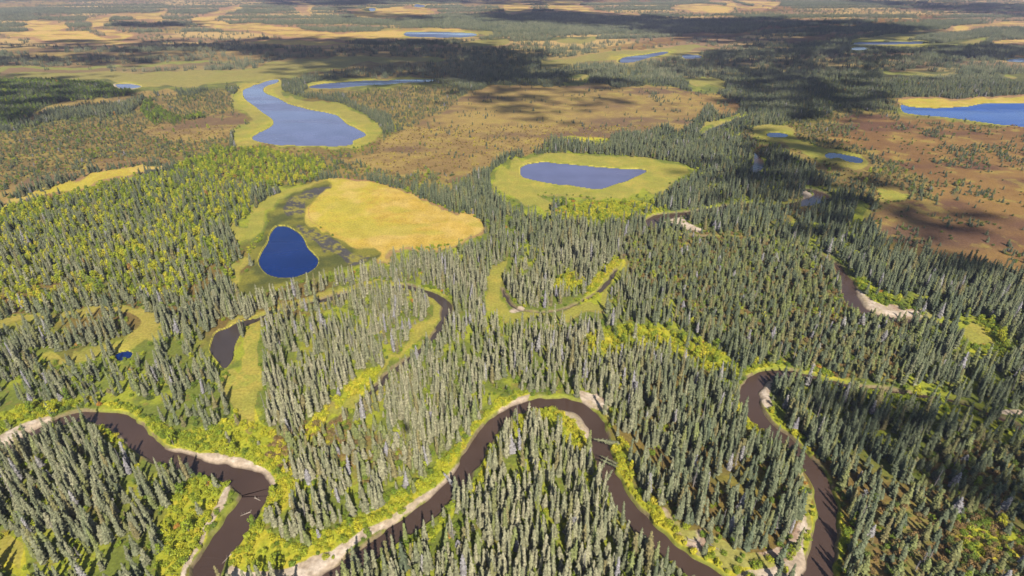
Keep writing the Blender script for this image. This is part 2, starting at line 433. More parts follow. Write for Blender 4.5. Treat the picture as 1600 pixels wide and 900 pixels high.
us = np.concatenate([np.linspace(-9000, -700, 40), np.arange(-660, -60, 8), np.arange(-60, 1660, 1.7), np.arange(1660, 2260, 8), np.linspace(2300, 10600, 40)])
vs = np.concatenate([[-44.0, -43.0, -41.5, -40, -37, -33, -28, -22, -16, -11, -7, -4, -2], np.arange(-1, 140, 0.75), np.arange(140, 905, 1.35), np.arange(905, 1160, 4), np.arange(1180, 1900, 40)])
GU, GV = np.meshgrid(us, vs)
GX, GY = ground_at(GU.ravel(), GV.ravel())
GX = np.concatenate([GX, (us - 800) * 8.0]); GY = np.concatenate([GY, np.full(len(us), -9000.0)])
nr, nc = len(vs) + 1, len(us)
rd = river_dist(GX, GY)
lk = look('lake', GX, GY, 0.35)
GZ = ground_height(GX, GY, rd, lk)

def mix(a, b, t):
    t = np.asarray(t)[..., None]
    return a * (1 - t) + b * t

def C(*c): return np.array(c, float)

n1 = fbm(GX * 0.02, GY * 0.02, 101, 4)
n2 = fbm(GX * 0.11, GY * 0.11, 131, 4)
n3 = fbm(GX * 0.5, GY * 0.5, 151, 3)
n4 = fbm(GX * 0.006, GY * 0.012, 171, 4)
gd = np.hypot(GX, GY)
col = np.tile(C(0.105, 0.125, 0.022), (len(GX), 1))                      # forest floor: moss, low shrubs
col = mix(col, C(0.20, 0.215, 0.022), sstep(0.45, 0.66, n2))
col = mix(col, C(0.12, 0.070, 0.026), sstep(0.55, 0.72, n1) * 0.8)
col = mix(col, C(0.16, 0.10, 0.035), sstep(0.64, 0.8, n3) * 0.5)
far_f = sstep(700, 1600, gd)
streak = fbm(GX * 0.0012 + 0.0006 * GY, GY * 0.0085 - 0.0012 * GX, 207, 5)
muskeg = sstep(650, 1300, gd) * sstep(0.45, 0.50, streak)
col = mix(col, C(0.060, 0.058, 0.030), sstep(500, 1000, gd) * 0.75)
col = mix(col, mix(C(0.19, 0.115, 0.060), C(0.36, 0.24, 0.09), sstep(.44, .60, n4)), muskeg * 0.9)
sp = look('sparse', GX, GY, 2.0)
spc = mix(C(0.135, 0.088, 0.034), C(0.19, 0.135, 0.04), sstep(0.35, 0.7, n2))
spc = mix(spc, C(0.12, 0.125, 0.03), (1 - sstep(250, 450, gd)) * sstep(.35, .6, n3) * .7)
col = mix(col, spc, sp * 0.9)
bg = sstep(0.25, 0.6, look('bog', GX, GY, 2.0))
right_bog = sstep(150, 260, GX) * sstep(120, 200, GY)
bogc = mix(C(0.165, 0.108, 0.040), C(0.225, 0.158, 0.048), sstep(0.35, 0.65, n1 * 0.5 + n2 * 0.5))
bogc = mix(bogc, C(0.112, 0.070, 0.040), sstep(0.52, 0.70, fbm(GX * 0.012, GY * 0.025, 221, 4)) * 0.9)
bogc = mix(bogc, bogc * C(0.80, 0.66, 0.70), right_bog)
bogc = mix(bogc, C(0.22, 0.17, 0.04), sstep(0.6, 0.75, n2) * 0.6)
col = mix(col, bogc, bg)
wl = look('willow', GX, GY, 0.8)
col = mix(col, mix(C(0.22, 0.235, 0.02), C(0.31, 0.27, 0.025), sstep(0.4, 0.65, n2)), sstep(0.3, 0.6, wl))
mh = sstep(0.25, 0.75, look('marsh', GX, GY, 2.0))
lnear = sstep(.0, .32, look('lake_near', GX, GY, 1.5) + (n2 - .5) * .10)
mc = mix(C(0.195, 0.195, 0.030), C(0.290, 0.235, 0.042), sstep(0.35, 0.65, n1 * 0.4 + n2 * 0.6))
mc = mix(mc, C(0.16, 0.20, 0.025), sstep(0.55, 0.75, n3 * 0.5 + n2 * 0.5) * 0.7)
mc = mix(mc, mix(C(0.21, 0.16, 0.05), C(0.15, 0.17, 0.03), sstep(.4, .6, n1)), (1 - lnear) * (.22 + .3 * sstep(420, 600, gd)))
mc = mix(mc, C(0.17, 0.145, 0.05), sstep(550, 1000, gd) * 0.65 * (1 - lnear))
mc = mix(mc, C(0.17, 0.11, 0.045), sstep(.52, .66, n1) * .25)
medge = 1 - sstep(.40, .80, look('marsh_wide', GX, GY, 1.5) + (n2 - .5) * .5)
mc = mix(mc, mix(C(0.20, 0.15, 0.05), C(0.15, 0.17, 0.03), sstep(.45, .55, n1)), medge * .7 * (1 - .7 * lnear))
col = mix(col, mc, mh)
gh = sstep(0.28, 0.72, look('gold_soft', GX, GY, 1.6) + (n2 * .6 + n3 * .4 - .5) * .55)
gedge = 1 - sstep(.35, .85, look('gold_wide', GX, GY, 1.5) + (n1 - .5) * .3)
gc = mix(C(0.30, 0.205, 0.032), C(0.37, 0.25, 0.055), sstep(0.3, 0.7, n2 * .5 + n3 * .5))
gc = mix(gc, C(0.30, 0.26, 0.03), sstep(0.45, 0.65, n3 * 0.3 + n1 * 0.7) * 0.8)
gc = mix(gc, C(0.26, 0.25, 0.03), gedge * sstep(.35, .6, fbm(GX * .015, GY * .015, 431, 3)) * .9)
gc = mix(gc, C(0.30, 0.19, 0.07), gedge * sstep(.5, .7, fbm(GX * .02, GY * .02, 441, 3)) * .7)
gc = mix(gc, C(0.38, 0.245, 0.075), far_f)
gc = mix(gc, C(0.17, 0.10, 0.045), far_f * sstep(.48, .6, fbm(GX * .009, GY * .02, 411, 4)) * .8)
gc = mix(gc, C(0.39, 0.28, 0.085), sstep(.5, .68, fbm(GX * .07, GY * .05, 451, 4)) * .6)
gc = mix(gc, C(0.27, 0.23, 0.035), sstep(.56, .7, fbm(GX * .05, GY * .09, 461, 4)) * .7)
col = mix(col, gc, gh)
rim = look('gold', GX, GY, 0.6)
oh_ = look('olive', GX, GY, 0.8)
gwid = look('gold_wide', GX, GY, 1.5)
col = mix(col, C(0.24, 0.135, 0.07), sstep(.10, .32, gwid) * (1 - gh) * (1 - mh) * (1 - oh_) * .8)
col = mix(col, C(0.25, 0.13, 0.06), sstep(0.05, 0.3, rim) * (1 - sstep(0.35, 0.55, rim)) * 0.6)
oh = sstep(0.2, 0.8, look('olive_soft', GX, GY, 1.4) + (n2 - .5) * .5)
oc = mix(C(0.060, 0.066, 0.018), C(0.135, 0.125, 0.022), sstep(0.4, 0.62, n2 * 0.6 + n1 * 0.4))
col = mix(col, oc, oh)
shl = sstep(0.4, 0.6, look('shallow', GX, GY, 1.6))
shc = mix(C(0.055, 0.052, 0.05), C(0.17, 0.15, 0.03), sstep(0.48, 0.62, n3 * 0.6 + n2 * 0.4))
col = mix(col, shc, shl)
sd = sstep(0.4, 0.6, look('sand', GX, GY, 0.4))
sc_ = mix(C(0.30, 0.235, 0.17), C(0.40, 0.33, 0.26), sstep(0.35, 0.65, n3))
sc_ = mix(sc_, C(0.20, 0.16, 0.07), sstep(0.55, 0.7, n2) * 0.5)
col = mix(col, sc_, sd)
scr = sstep(.3, .65, look('scree', GX, GY, 0.8))
sr = mix(C(0.25, 0.17, 0.12), C(0.32, 0.25, 0.19), sstep(.4, .65, n3))
sr = mix(sr, C(0.20, 0.20, 0.03), sstep(.48, .6, n2) * .8)
col = mix(col, sr, scr * (1 - sd))
# wet sill along lake shores and the eroded river bank
col = mix(col, C(0.36, 0.31, 0.05), sstep(0.02, 0.12, lk) * (1 - sstep(0.2, 0.35, lk)) * 0.8)
col = mix(col, C(0.05, 0.055, 0.02), sstep(0.30, 0.5, lk))
bankc = mix(mix(C(0.14, 0.11, 0.06), C(0.15, 0.16, 0.025), sstep(.45, .55, n2)), C(0.28, 0.22, 0.16), sd)
col = mix(col, bankc, (1 - sstep(0.2, 0.8, rd)))
col = mix(col, C(0.10, 0.075, 0.055), (1 - sstep(-0.6, 0.1, rd)))
print("land cover", round(time.time() - T0, 1))

# ------------------------------------------------------------------ materials
def new_mat(name):
    m = bpy.data.materials.new(name); m.use_nodes = True
    return m, m.node_tree.nodes, m.node_tree.links, m.node_tree.nodes["Principled BSDF"]

def ground_material():
    m, n, l, b = new_mat("ground_cover")
    at = n.new("ShaderNodeAttribute"); at.attribute_name = "cover"
    geo = n.new("ShaderNodeNewGeometry")
    nz = n.new("ShaderNodeTexNoise"); nz.inputs["Scale"].default_value = 1.1; nz.inputs["Detail"].default_value = 5
    nz2 = n.new("ShaderNodeTexNoise"); nz2.inputs["Scale"].default_value = 0.16; nz2.inputs["Detail"].default_value = 6
    l.new(geo.outputs["Position"], nz.inputs["Vector"]); l.new(geo.outputs["Position"], nz2.inputs["Vector"])
    r1 = n.new("ShaderNodeMapRange"); r1.inputs[1].default_value = .3; r1.inputs[2].default_value = .7; r1.inputs[3].default_value = .76; r1.inputs[4].default_value = 1.22
    r2 = n.new("ShaderNodeMapRange"); r2.inputs[1].default_value = .3; r2.inputs[2].default_value = .7; r2.inputs[3].default_value = .90; r2.inputs[4].default_value = 1.1
    l.new(nz.outputs[0], r1.inputs[0]); l.new(nz2.outputs[0], r2.inputs[0])
    mu = n.new("ShaderNodeMath"); mu.operation = 'MULTIPLY'
    l.new(r1.outputs[0], mu.inputs[0]); l.new(r2.outputs[0], mu.inputs[1])
    vm = n.new("ShaderNodeVectorMath"); vm.operation = 'SCALE'
    l.new(at.outputs["Color"], vm.inputs[0]); l.new(mu.outputs[0], vm.inputs["Scale"])
    l.new(vm.outputs[0], b.inputs["Base Color"])
    b.inputs["Roughness"].default_value = 0.95
    b.inputs["Specular IOR Level"].default_value = 0.1
    bp = n.new("ShaderNodeBump"); bp.inputs["Strength"].default_value = 0.35; bp.inputs["Distance"].default_value = 0.5
    l.new(nz.outputs[0], bp.inputs["Height"]); l.new(bp.outputs[0], b.inputs["Normal"])
    return m

def foliage_material(name, stops, rough=0.8, spec=0.15, trans=0.0, jitter=0.25):
    """one leaf material for all trees of a kind; each tree's own 'tone' picks its colour"""
    m, n, l, b = new_mat(name)
    at = n.new("ShaderNodeAttribute"); at.attribute_type = 'INSTANCER'; at.attribute_name = "tone"
    cr = n.new("ShaderNodeValToRGB")
    els = cr.color_ramp.elements
    while len(els) > 1: els.remove(els[-1])
    for i, (p, c) in enumerate(stops):
        e = els[0] if i == 0 else els.new(p)
        e.position = p; e.color = (*c, 1)
    l.new(at.outputs["Fac"], cr.inputs[0])
    geo = n.new("ShaderNodeNewGeometry")
    r = n.new("ShaderNodeMapRange"); r.inputs[3].default_value = 1 - jitter; r.inputs[4].default_value = 1 + jitter
    l.new(geo.outputs["Random Per Island"], r.inputs[0])
    vm = n.new("ShaderNodeVectorMath"); vm.operation = 'SCALE'
    l.new(cr.outputs[0], vm.inputs[0]); l.new(r.outputs[0], vm.inputs["Scale"])
    l.new(vm.outputs[0], b.inputs["Base Color"])
    b.inputs["Roughness"].default_value = rough
    b.inputs["Specular IOR Level"].default_value = spec
    if trans > 0:
        tr = n.new("ShaderNodeBsdfTranslucent"); l.new(vm.outputs[0], tr.inputs[0])
        mx = n.new("ShaderNodeMixShader"); mx.inputs[0].default_value = trans
        l.new(b.outputs[0], mx.inputs[1]); l.new(tr.outputs[0], mx.inputs[2])
        l.new(mx.outputs[0], n["Material Output"].inputs[0])
    return m

SPRUCE_STOPS = [(0.0, (0.18, 0.17, 0.18)), (0.13, (0.19, 0.18, 0.165)), (0.16, (0.064, 0.080, 0.048)), (0.35, (0.096, 0.108, 0.058)),
                (0.58, (0.150, 0.148, 0.086)), (0.80, (0.205, 0.190, 0.120)), (0.86, (0.125, 0.142, 0.050)), (0.94, (0.120, 0.122, 0.048)), (1.0, (0.16, 0.12, 0.06))]
BROAD_STOPS = [(0.0, (0.070, 0.088, 0.030)), (0.3, (0.13, 0.19, 0.018)), (0.55, (0.27, 0.30, 0.022)), (0.78, (0.42, 0.38, 0.025)), (0.90, (0.40, 0.33, 0.035)), (0.94, (0.17, 0.12, 0.05)), (0.97, (0.24, 0.15, 0.055)), (1.0, (0.45, 0.21, 0.03))]
M_SPRUCE = foliage_material("spruce_needles", SPRUCE_STOPS, jitter=0.42)
M_BROAD = foliage_material("broad_leaves", BROAD_STOPS, 0.6, 0.2, 0.25, 0.3)
M_BARK, _n, _l, _b = new_mat("grey_bark")
_nz = _n.new("ShaderNodeTexNoise"); _nz.inputs["Scale"].default_value = 6
_cr = _n.new("ShaderNodeValToRGB"); _cr.color_ramp.elements[0].color = (0.09, 0.075, 0.06, 1); _cr.color_ramp.elements[1].color = (0.24, 0.21, 0.18, 1)
_l.new(_nz.outputs[0], _cr.inputs[0]); _l.new(_cr.outputs[0], _b.inputs["Base Color"]); _b.inputs["Roughness"].default_value = 0.9

def water_material(name, base, rough, bump, scale, spec=0.5):
    m, n, l, b = new_mat(name)
    geo = n.new("ShaderNodeNewGeometry")
    nz = n.new("ShaderNodeTexNoise"); nz.inputs["Scale"].default_value = scale; nz.inputs["Detail"].default_value = 4
    l.new(geo.outputs["Position"], nz.inputs["Vector"])
    bp = n.new("ShaderNodeBump"); bp.inputs["Strength"].default_value = bump; bp.inputs["Distance"].default_value = 0.05
    l.new(nz.outputs[0], bp.inputs["Height"]); l.new(bp.outputs[0], b.inputs["Normal"])
    big = n.new("ShaderNodeTexNoise"); big.inputs["Scale"].default_value = 0.05; big.inputs["Detail"].default_value = 5
    l.new(geo.outputs["Position"], big.inputs["Vector"])
    cr = n.new("ShaderNodeValToRGB"); cr.color_ramp.elements[0].position = .3; cr.color_ramp.elements[1].position = .7
    cr.color_ramp.elements[0].color = (*[c * 0.85 for c in base], 1); cr.color_ramp.elements[1].color = (*[c * 1.15 for c in base], 1)
    l.new(big.outputs[0], cr.inputs[0]); l.new(cr.outputs[0], b.inputs["Base Color"])
    mp = n.new("ShaderNodeMapping"); mp.inputs["Scale"].default_value = (0.006, 0.03, 1); mp.inputs["Rotation"].default_value = (0, 0, 0.4)
    wd = n.new("ShaderNodeTexNoise"); wd.inputs["Scale"].default_value = 1.0; wd.inputs["Detail"].default_value = 4
    l.new(geo.outputs["Position"], mp.inputs["Vector"]); l.new(mp.outputs[0], wd.inputs["Vector"])
    wr = n.new("ShaderNodeMapRange"); wr.inputs[1].default_value = .38; wr.inputs[2].default_value = .62
    wr.inputs[3].default_value = rough * .4; wr.inputs[4].default_value = rough + .24          # calm water and wind-ruffled streaks
    l.new(wd.outputs[0], wr.inputs[0]); l.new(wr.outputs[0], b.inputs["Roughness"])
    b.inputs["IOR"].default_value = 1.33
    b.inputs["Specular IOR Level"].default_value = spec
    return m

M_RIVER = water_material("silty_river_water", (0.052, 0.033, 0.025), 0.09, 0.55, 1.6)
M_LAKE = water_material("cloud_reflection_lake_water", (0.080, 0.084, 0.155), 0.07, 0.15, 0.8)  # lavender base colour is a painted reflection of pale cloud
M_LAKE_BLUE = water_material("deep_lake_water", (0.001, 0.013, 0.080), 0.04, 0.15, 0.8)
M_LAKE_WIDE = water_material("wide_lake_water", (0.002, 0.036, 0.20), 0.08, 0.3, 0.8)
M_LAKE_FAR = water_material("distant_lake_water", (0.050, 0.060, 0.120), 0.3, 0.6, 0.5)
M_POND_DARK = water_material("dark_pond_water", (0.045, 0.035, 0.03), 0.05, 0.15, 0.8)

# ------------------------------------------------------------------ build ground and water
idx = np.arange(nr * nc).reshape(nr, nc)
quads = np.stack([idx[:-1, :-1], idx[1:, :-1], idx[1:, 1:], idx[:-1, 1:]], -1).reshape(-1, 4)
me = np_mesh("ground", np.stack([GX, GY, GZ], 1), quads, [ground_material()], smooth=True)
ca = me.color_attributes.new("cover", 'FLOAT_COLOR', 'POINT')
ca.data.foreach_set("color", np.concatenate([col, np.ones((len(col), 1))], 1).astype(np.float32).ravel())
tag(link("ground", me), kind="structure")

def water_poly(name, pts, mat, z):
    """lake sheet a little larger than its basin; the basin's shore cuts its outline"""
    q = catmull(pts, True, 4)
    c = q.mean(0)
    nxt = np.roll(q, -1, 0); prv = np.roll(q, 1, 0); t = nxt - prv
    nrm = np.stack([t[:, 1], -t[:, 0]], 1); nrm /= np.maximum(np.linalg.norm(nrm, axis=1, keepdims=True), 1e-6)
    area = 0.5 * np.sum(q[:, 0] * nxt[:, 1] - nxt[:, 0] * q[:, 1])
    off = 3.0 if q[:, 1].mean() > 150 else 2.2
    q = q + nrm * (off if area > 0 else -off) * np.array([1.0, 0.7])
    gx, gy = ground_at(q[:, 0], q[:, 1])
    bm = bmesh.new()
    vs_ = [bm.verts.new((x, y, z)) for x, y in zip(gx, gy)]
    f = bm.faces.new(vs_)
    bmesh.ops.triangulate(bm, faces=[f])
    bmesh.ops.recalc_face_normals(bm, faces=bm.faces)
    if sum(f.normal.z for f in bm.faces) < 0: bmesh.ops.reverse_faces(bm, faces=bm.faces)
    me = bpy.data.meshes.new(name); bm.to_mesh(me); bm.free()
    me.materials.append(mat)
    return tag(link(name, me), kind="structure")

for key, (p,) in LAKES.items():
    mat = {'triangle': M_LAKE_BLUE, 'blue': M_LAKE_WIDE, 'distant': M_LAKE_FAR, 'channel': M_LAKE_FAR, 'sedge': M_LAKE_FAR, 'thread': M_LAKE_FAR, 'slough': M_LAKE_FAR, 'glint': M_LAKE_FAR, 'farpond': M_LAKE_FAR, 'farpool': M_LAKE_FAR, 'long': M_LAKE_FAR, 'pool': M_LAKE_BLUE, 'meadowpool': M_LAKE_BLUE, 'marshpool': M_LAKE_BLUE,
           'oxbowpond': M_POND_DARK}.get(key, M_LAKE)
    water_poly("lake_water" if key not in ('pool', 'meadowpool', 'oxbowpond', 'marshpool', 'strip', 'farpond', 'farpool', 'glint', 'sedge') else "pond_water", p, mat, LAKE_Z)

for key, (L, w) in RLINE.items():
    t = np.gradient(L, axis=0); t /= np.linalg.norm(t, axis=1, keepdims=True)
    nn = np.stack([-t[:, 1], t[:, 0]], 1)
    hw = (w * 0.5 + 2.2)[:, None]
    A, B = L + nn * hw, L - nn * hw
    zz = np.full((len(L), 1), WATER_Z)
    V = np.concatenate([np.concatenate([A, zz], 1), np.concatenate([B, zz], 1)])
    k = len(L); i = np.arange(k - 1)
    F = np.stack([i, i + k, i + k + 1, i + 1], 1)
    o = link("river_water" if 'river' in key else "creek_water", np_mesh("river", V, F[:, ::-1] if False else F, [M_RIVER if 'river' in key else M_POND_DARK]))
    tag(o, kind="structure")

# ------------------------------------------------------------------ tree shapes
def cyl(V, F, p0, p1, r0, r1, n=5):
    p0 = np.array(p0, float); p1 = np.array(p1, float)
    d = p1 - p0; d /= np.linalg.norm(d)
    a = np.cross(d, [0, 0, 1]) if abs(d[2]) < 0.9 else np.cross(d, [1, 0, 0])
    a /= np.linalg.norm(a); b = np.cross(d, a)
    base = len(V)
    for p, r in ((p0, r0), (p1, r1)):
        for k in range(n):
            t = 2 * math.pi * k / n
            V.append(p + r * (math.cos(t) * a + math.sin(t) * b))
    for k in range(n):
        k2 = (k + 1) % n
        F.append((base + k, base + k2, base + n + k2)); F.append((base + k, base + n + k2, base + n + k))

def spruce_parts(seed, H=10.0, R=1.15, power=0.75, n_whorl=26, clear=0.04, club=0.0, gaps=0.1, per=7):
    rn = random.Random(seed)
    V, F = [], []
    z0 = H * clear + 0.15
    bend = rn.uniform(-.02, .02), rn.uniform(-.02, .02)
    # inner mass of dense twigs
    base = len(V); n = 6; rings = 6
    for j in range(rings + 1):
        t = j / rings
        z = z0 + (H * 0.96 - z0) * t
        r = 0.38 * R * (1 - t) ** power + 0.02
        if club and t > .8: r += club * R * 0.5 * math.sin((t - .8) / .2 * math.pi)
        for k in range(n):
            a = 2 * math.pi * (k + 0.5 * (j % 2)) / n
            rr = r * rn.uniform(.7, 1.25)
            V.append(np.array([bend[0] * z + rr * math.cos(a), bend[1] * z + rr * math.sin(a), z]))
    for j in range(rings):
        for k in range(n):
            a, b = base + j * n + k, base + j * n + (k + 1) % n
            F.append((a, b, b + n)); F.append((a, b + n, a + n))
    # branch sprays
    for w in range(n_whorl):
        t = (w + rn.uniform(-.3, .3)) / n_whorl
        t = min(max(t, 0), .99)
        z = z0 + (H - z0) * t
        side = 1 + .25 * math.sin(w * 1.7 + seed)
        r = R * side * (0.16 + 0.84 * (1 - t) ** power) * (1 if t > .08 else .75)
        if club and t > .8: r += club * R * math.sin((t - .8) / .2 * math.pi)
        k = per if t < .8 else 5
        a0 = rn.uniform(0, 6.28)
        for b in range(k):
            if rn.random() < gaps: continue
            a = a0 + 2 * math.pi * b / k + rn.uniform(-.3, .3)
            L = r * rn.uniform(.72, 1.2)
            droop = -0.42 * L * rn.uniform(.4, 1.6) + (0.25 * L if t > .75 else 0)
            wd = max(0.16, 0.36 * L) * rn.uniform(.8, 1.3)
            ca, sa = math.cos(a), math.sin(a)
            cx, cy = bend[0] * z, bend[1] * z
            i0 = np.array([cx + ca * L * .1, cy + sa * L * .1, z + .12])
            mid = np.array([cx + ca * L * .6, cy + sa * L * .6, z + droop * .4 + .06])
            tip = np.array([cx + ca * L, cy + sa * L, z + droop])
            s = np.array([-sa * wd, ca * wd, -0.22 * wd - 0.08])
            s2 = np.array([sa * wd, -ca * wd, -0.22 * wd - 0.08])
            q = len(V)
            V += [i0, mid + s, tip, mid + s2, mid + np.array([0, 0, .05])]
            F += [(q, q + 4, q + 1), (q + 4, q + 2, q + 1), (q, q + 3, q + 4), (q + 4, q + 3, q + 2)]
    q = len(V)
    tx, ty = bend[0] * H, bend[1] * H
    V += [np.array([tx + .09, ty, H * .95]), np.array([tx - .05, ty + .08, H * .95]), np.array([tx - .05, ty - .08, H * .95]), np.array([tx, ty, H * 1.03])]
    F += [(q, q + 1, q + 3), (q + 1, q + 2, q + 3), (q + 2, q, q + 3)]
    TV, TF = [], []
    cyl(TV, TF, (0, 0, -0.3), (bend[0] * H * .9, bend[1] * H * .9, H * .9), 0.13 * H / 10, 0.03, 5)
    return (np.array(V), np.array(F)), (np.array(TV), np.array(TF))

def snag_parts(seed, H=9.0):
    rn = random.Random(seed)
    V, F = [], []
    for w in range(46):
        z = H * (.2 + .78 * w / 46); a = rn.uniform(0, 6.28); L = rn.uniform(.25, .75) * (1.25 - w / 46)
        cyl(V, F, (0, 0, z), (math.cos(a) * L, math.sin(a) * L, z - .25 * L), 0.05, 0.015, 3)
    TV, TF = [], []
    cyl(TV, TF, (0, 0, -0.3), (0.1, 0, H), 0.15, 0.03, 5)
    return (np.array(V), np.array(F)), (np.array(TV), np.array(TF))

def leaf_cloud(V, F, rn, centre, rx, rz, n, size):
    for _ in range(n):
        while True:
            p = np.array([rn.uniform(-1, 1), rn.uniform(-1, 1), rn.uniform(-1, 1)])
            l = np.linalg.norm(p)
            if 0.1 < l < 1: break
        p = p / l * (l ** 0.45)
        c = np.array(centre) + p * np.array([rx, rx, rz])
        s = size * rn.uniform(.6, 1.4)
        nrm = p + np.array([rn.uniform(-.6, .6), rn.uniform(-.6, .6), rn.uniform(-.2, .8)])
        nrm /= np.linalg.norm(nrm) + 1e-6
        a = np.cross(nrm, [rn.uniform(-1, 1), rn.uniform(-1, 1), rn.uniform(-1, 1)]); a /= np.linalg.norm(a) + 1e-6
        b = np.cross(nrm, a)
        q = len(V)
        V += [c + a * s, c + b * s * .75 + nrm * s * .2, c - a * s * .9, c - b * s * .8]
        F += [(q, q + 1, q + 2), (q, q + 2, q + 3)]

def broad_parts(seed, H=7.0, R=1.6):
    rn = random.Random(seed)
    V, F = [], []; TV, TF = [], []
    cyl(TV, TF, (0, 0, -0.3), (0.1, 0.05, H * .8), 0.12, 0.04, 5)
    for k in range(8):
        a = k * 2.4 + rn.uniform(-.4, .4); z = H * (.35 + .075 * k)
        rr = R * (.62 if k < 6 else .25) * rn.uniform(.6, 1.1)
        c = (math.cos(a) * rr, math.sin(a) * rr, z + rn.uniform(-.2, .3))
        cyl(TV, TF, (0, 0, z - .9), c, 0.05, 0.02, 3)
        leaf_cloud(V, F, rn, c, R * rn.uniform(.42, .6), H * rn.uniform(.09, .15), 34, 0.27)
    leaf_cloud(V, F, rn, (0, 0, H * .9), R * .45, H * .12, 26, 0.25)
    return (np.array(V), np.array(F)), (np.array(TV), np.array(TF))

def shrub_parts(seed, R=1.0, H=1.5, n=170):
    rn = random.Random(seed)
    V, F = [], []; TV, TF = [], []
    for k in range(5):
        a = k * 1.26 + rn.uniform(-.3, .3); rr = R * rn.uniform(.3, .65)
        c = (math.cos(a) * rr, math.sin(a) * rr, H * rn.uniform(.4, .75))
        cyl(TV, TF, (0, 0, -0.1), c, 0.05, 0.02, 3)
        leaf_cloud(V, F, rn, c, R * .5, H * .36, n // 5, 0.15)
    leaf_cloud(V, F, rn, (0, 0, H * .45), R * .8, H * .4, n // 3, 0.16)
    return (np.array(V), np.array(F)), (np.array(TV), np.array(TF))

def tussock_parts(seed):
    rn = random.Random(seed)
    V, F = [], []
    for k in range(16):
        a = rn.uniform(0, 6.28); r = rn.uniform(0, .35); L = rn.uniform(.35, .7); b = a + rn.uniform(-.8, .8)
        p = np.array([math.cos(a) * r, math.sin(a) * r, 0]); t = p + np.array([math.cos(b) * L * .5, math.sin(b) * L * .5, L])
        s = np.array([-math.sin(b) * .07, math.cos(b) * .07, 0])
        q = len(V); V += [p + s, p - s, t]; F += [(q, q + 1, q + 2)]
    return (np.array(V), np.array(F)), None

def joined(name, crown, trunk, mc, mt):
    V, F = crown
    if trunk is not None:
        V = np.concatenate([V, trunk[0]]); F2 = np.concatenate([F, trunk[1] + len(crown[0])])
    else: F2 = F
    me = np_mesh(name, V, F2, [mc, mt])
    mi = np.zeros(len(F2), np.int32); mi[len(F):] = 1
    me.polygons.foreach_set("material_index", mi)
    return me

LIB = bpy.data.collections.new("tree_library")          # source shapes, not in the scene themselves

class Kind:
    def __init__(self, name, plist, mc, split=True):
        self.n = len(plist); self.crown = []; self.trunk = []
        self.coll = bpy.data.collections.new(name + "_sources")
        for i, (c, t) in enumerate(plist):
            me = joined(f"{name}_whole_{i:02d}", c, t, mc, M_BARK)
            o = bpy.data.objects.new(f"{name}_source_{i:02d}", me)
            self.coll.objects.link(o)
            if split:
                self.crown.append(np_mesh(name + "_crown", *c, [mc])); self.trunk.append(np_mesh(name + "_trunk", *t, [M_BARK]))

SP = Kind("spruce", [
    spruce_parts(1, 10, 1.10, 0.75), spruce_parts(2, 10, 0.95, 0.6, 28), spruce_parts(3, 10, 0.80, 0.55, 28, per=6),
    spruce_parts(4, 10, 1.30, 0.85, 26, gaps=.06), spruce_parts(5, 10, 0.85, 0.5, 26, .08, .35, .16, 6),
    spruce_parts(6, 10, 1.00, 0.65, 26, .05, .15), spruce_parts(7, 10, 1.15, 0.9, 27), spruce_parts(8, 10, .7, .5, 28, .06, .2, .14, 6), snag_parts(11, 10), snag_parts(12, 8)], M_SPRUCE)
BR = Kind("broadleaf", [broad_parts(21), broad_parts(22, 6.5, 1.8), broad_parts(23, 7.5, 1.4), broad_parts(24, 6, 1.5)], M_BROAD)
SH = Kind("shrub", [shrub_parts(31), shrub_parts(32, 1.2, 1.3), shrub_parts(33, .8, 1.6), shrub_parts(34, 1.1, 1.8)], M_BROAD)
# tiny stunted spruces and distant clumps of five trees for the far plain
def clump(seed):
    rn = random.Random(seed); VS, FS, n = [], [], 0
    for k in range(5):
        (V, F), _ = spruce_parts(seed * 7 + k, 10, rn.uniform(1.1, 1.5), .7, 9, .03, 0, .05, 5)
        s = rn.uniform(.7, 1.1); a = 2.4 * k + rn.uniform(-.4, .4); r = 0.8 + 1.1 * math.sqrt(k)
        V = V * s + np.array([math.cos(a) * r, math.sin(a) * r, 0])
        VS.append(V); FS.append(F + n); n += len(V)
    return (np.concatenate(VS), np.concatenate(FS)), (np.array([[0, 0, 0], [.1, 0, 0], [0, 0, 2]]), np.array([[0, 1, 2]]))
CL = Kind("clump", [clump(k) for k in range(41, 46)], M_SPRUCE, split=False)
TU = Kind("tussock", [tussock_parts(k) for k in range(51, 54)], M_BROAD, split=False)
print("trees modelled", round(time.time() - T0, 1))

# ------------------------------------------------------------------ where things grow
RNG = np.random.default_rng(7)

def jgrid(step, y0, y1, u0=-260, u1=1860):
    """jittered grid of ground points between two distances, a little wider than the view"""
    ymid = y1
    zmax = ymid * CT + CAM_H * ST
    x0, x1 = (u0 - 800) / FPX * zmax, (u1 - 800) / FPX * zmax
    xs = np.arange(x0, x1, step); ys = np.arange(y0, y1, step)
    X, Y = np.meshgrid(xs, ys)
    X = X.ravel() + RNG.uniform(-.5, .5, X.size) * step; Y = Y.ravel() + RNG.uniform(-.5, .5, Y.size) * step
    u, v = photo_at(X, Y)
    k = (u > u0) & (u < u1)
    return X[k], Y[k]

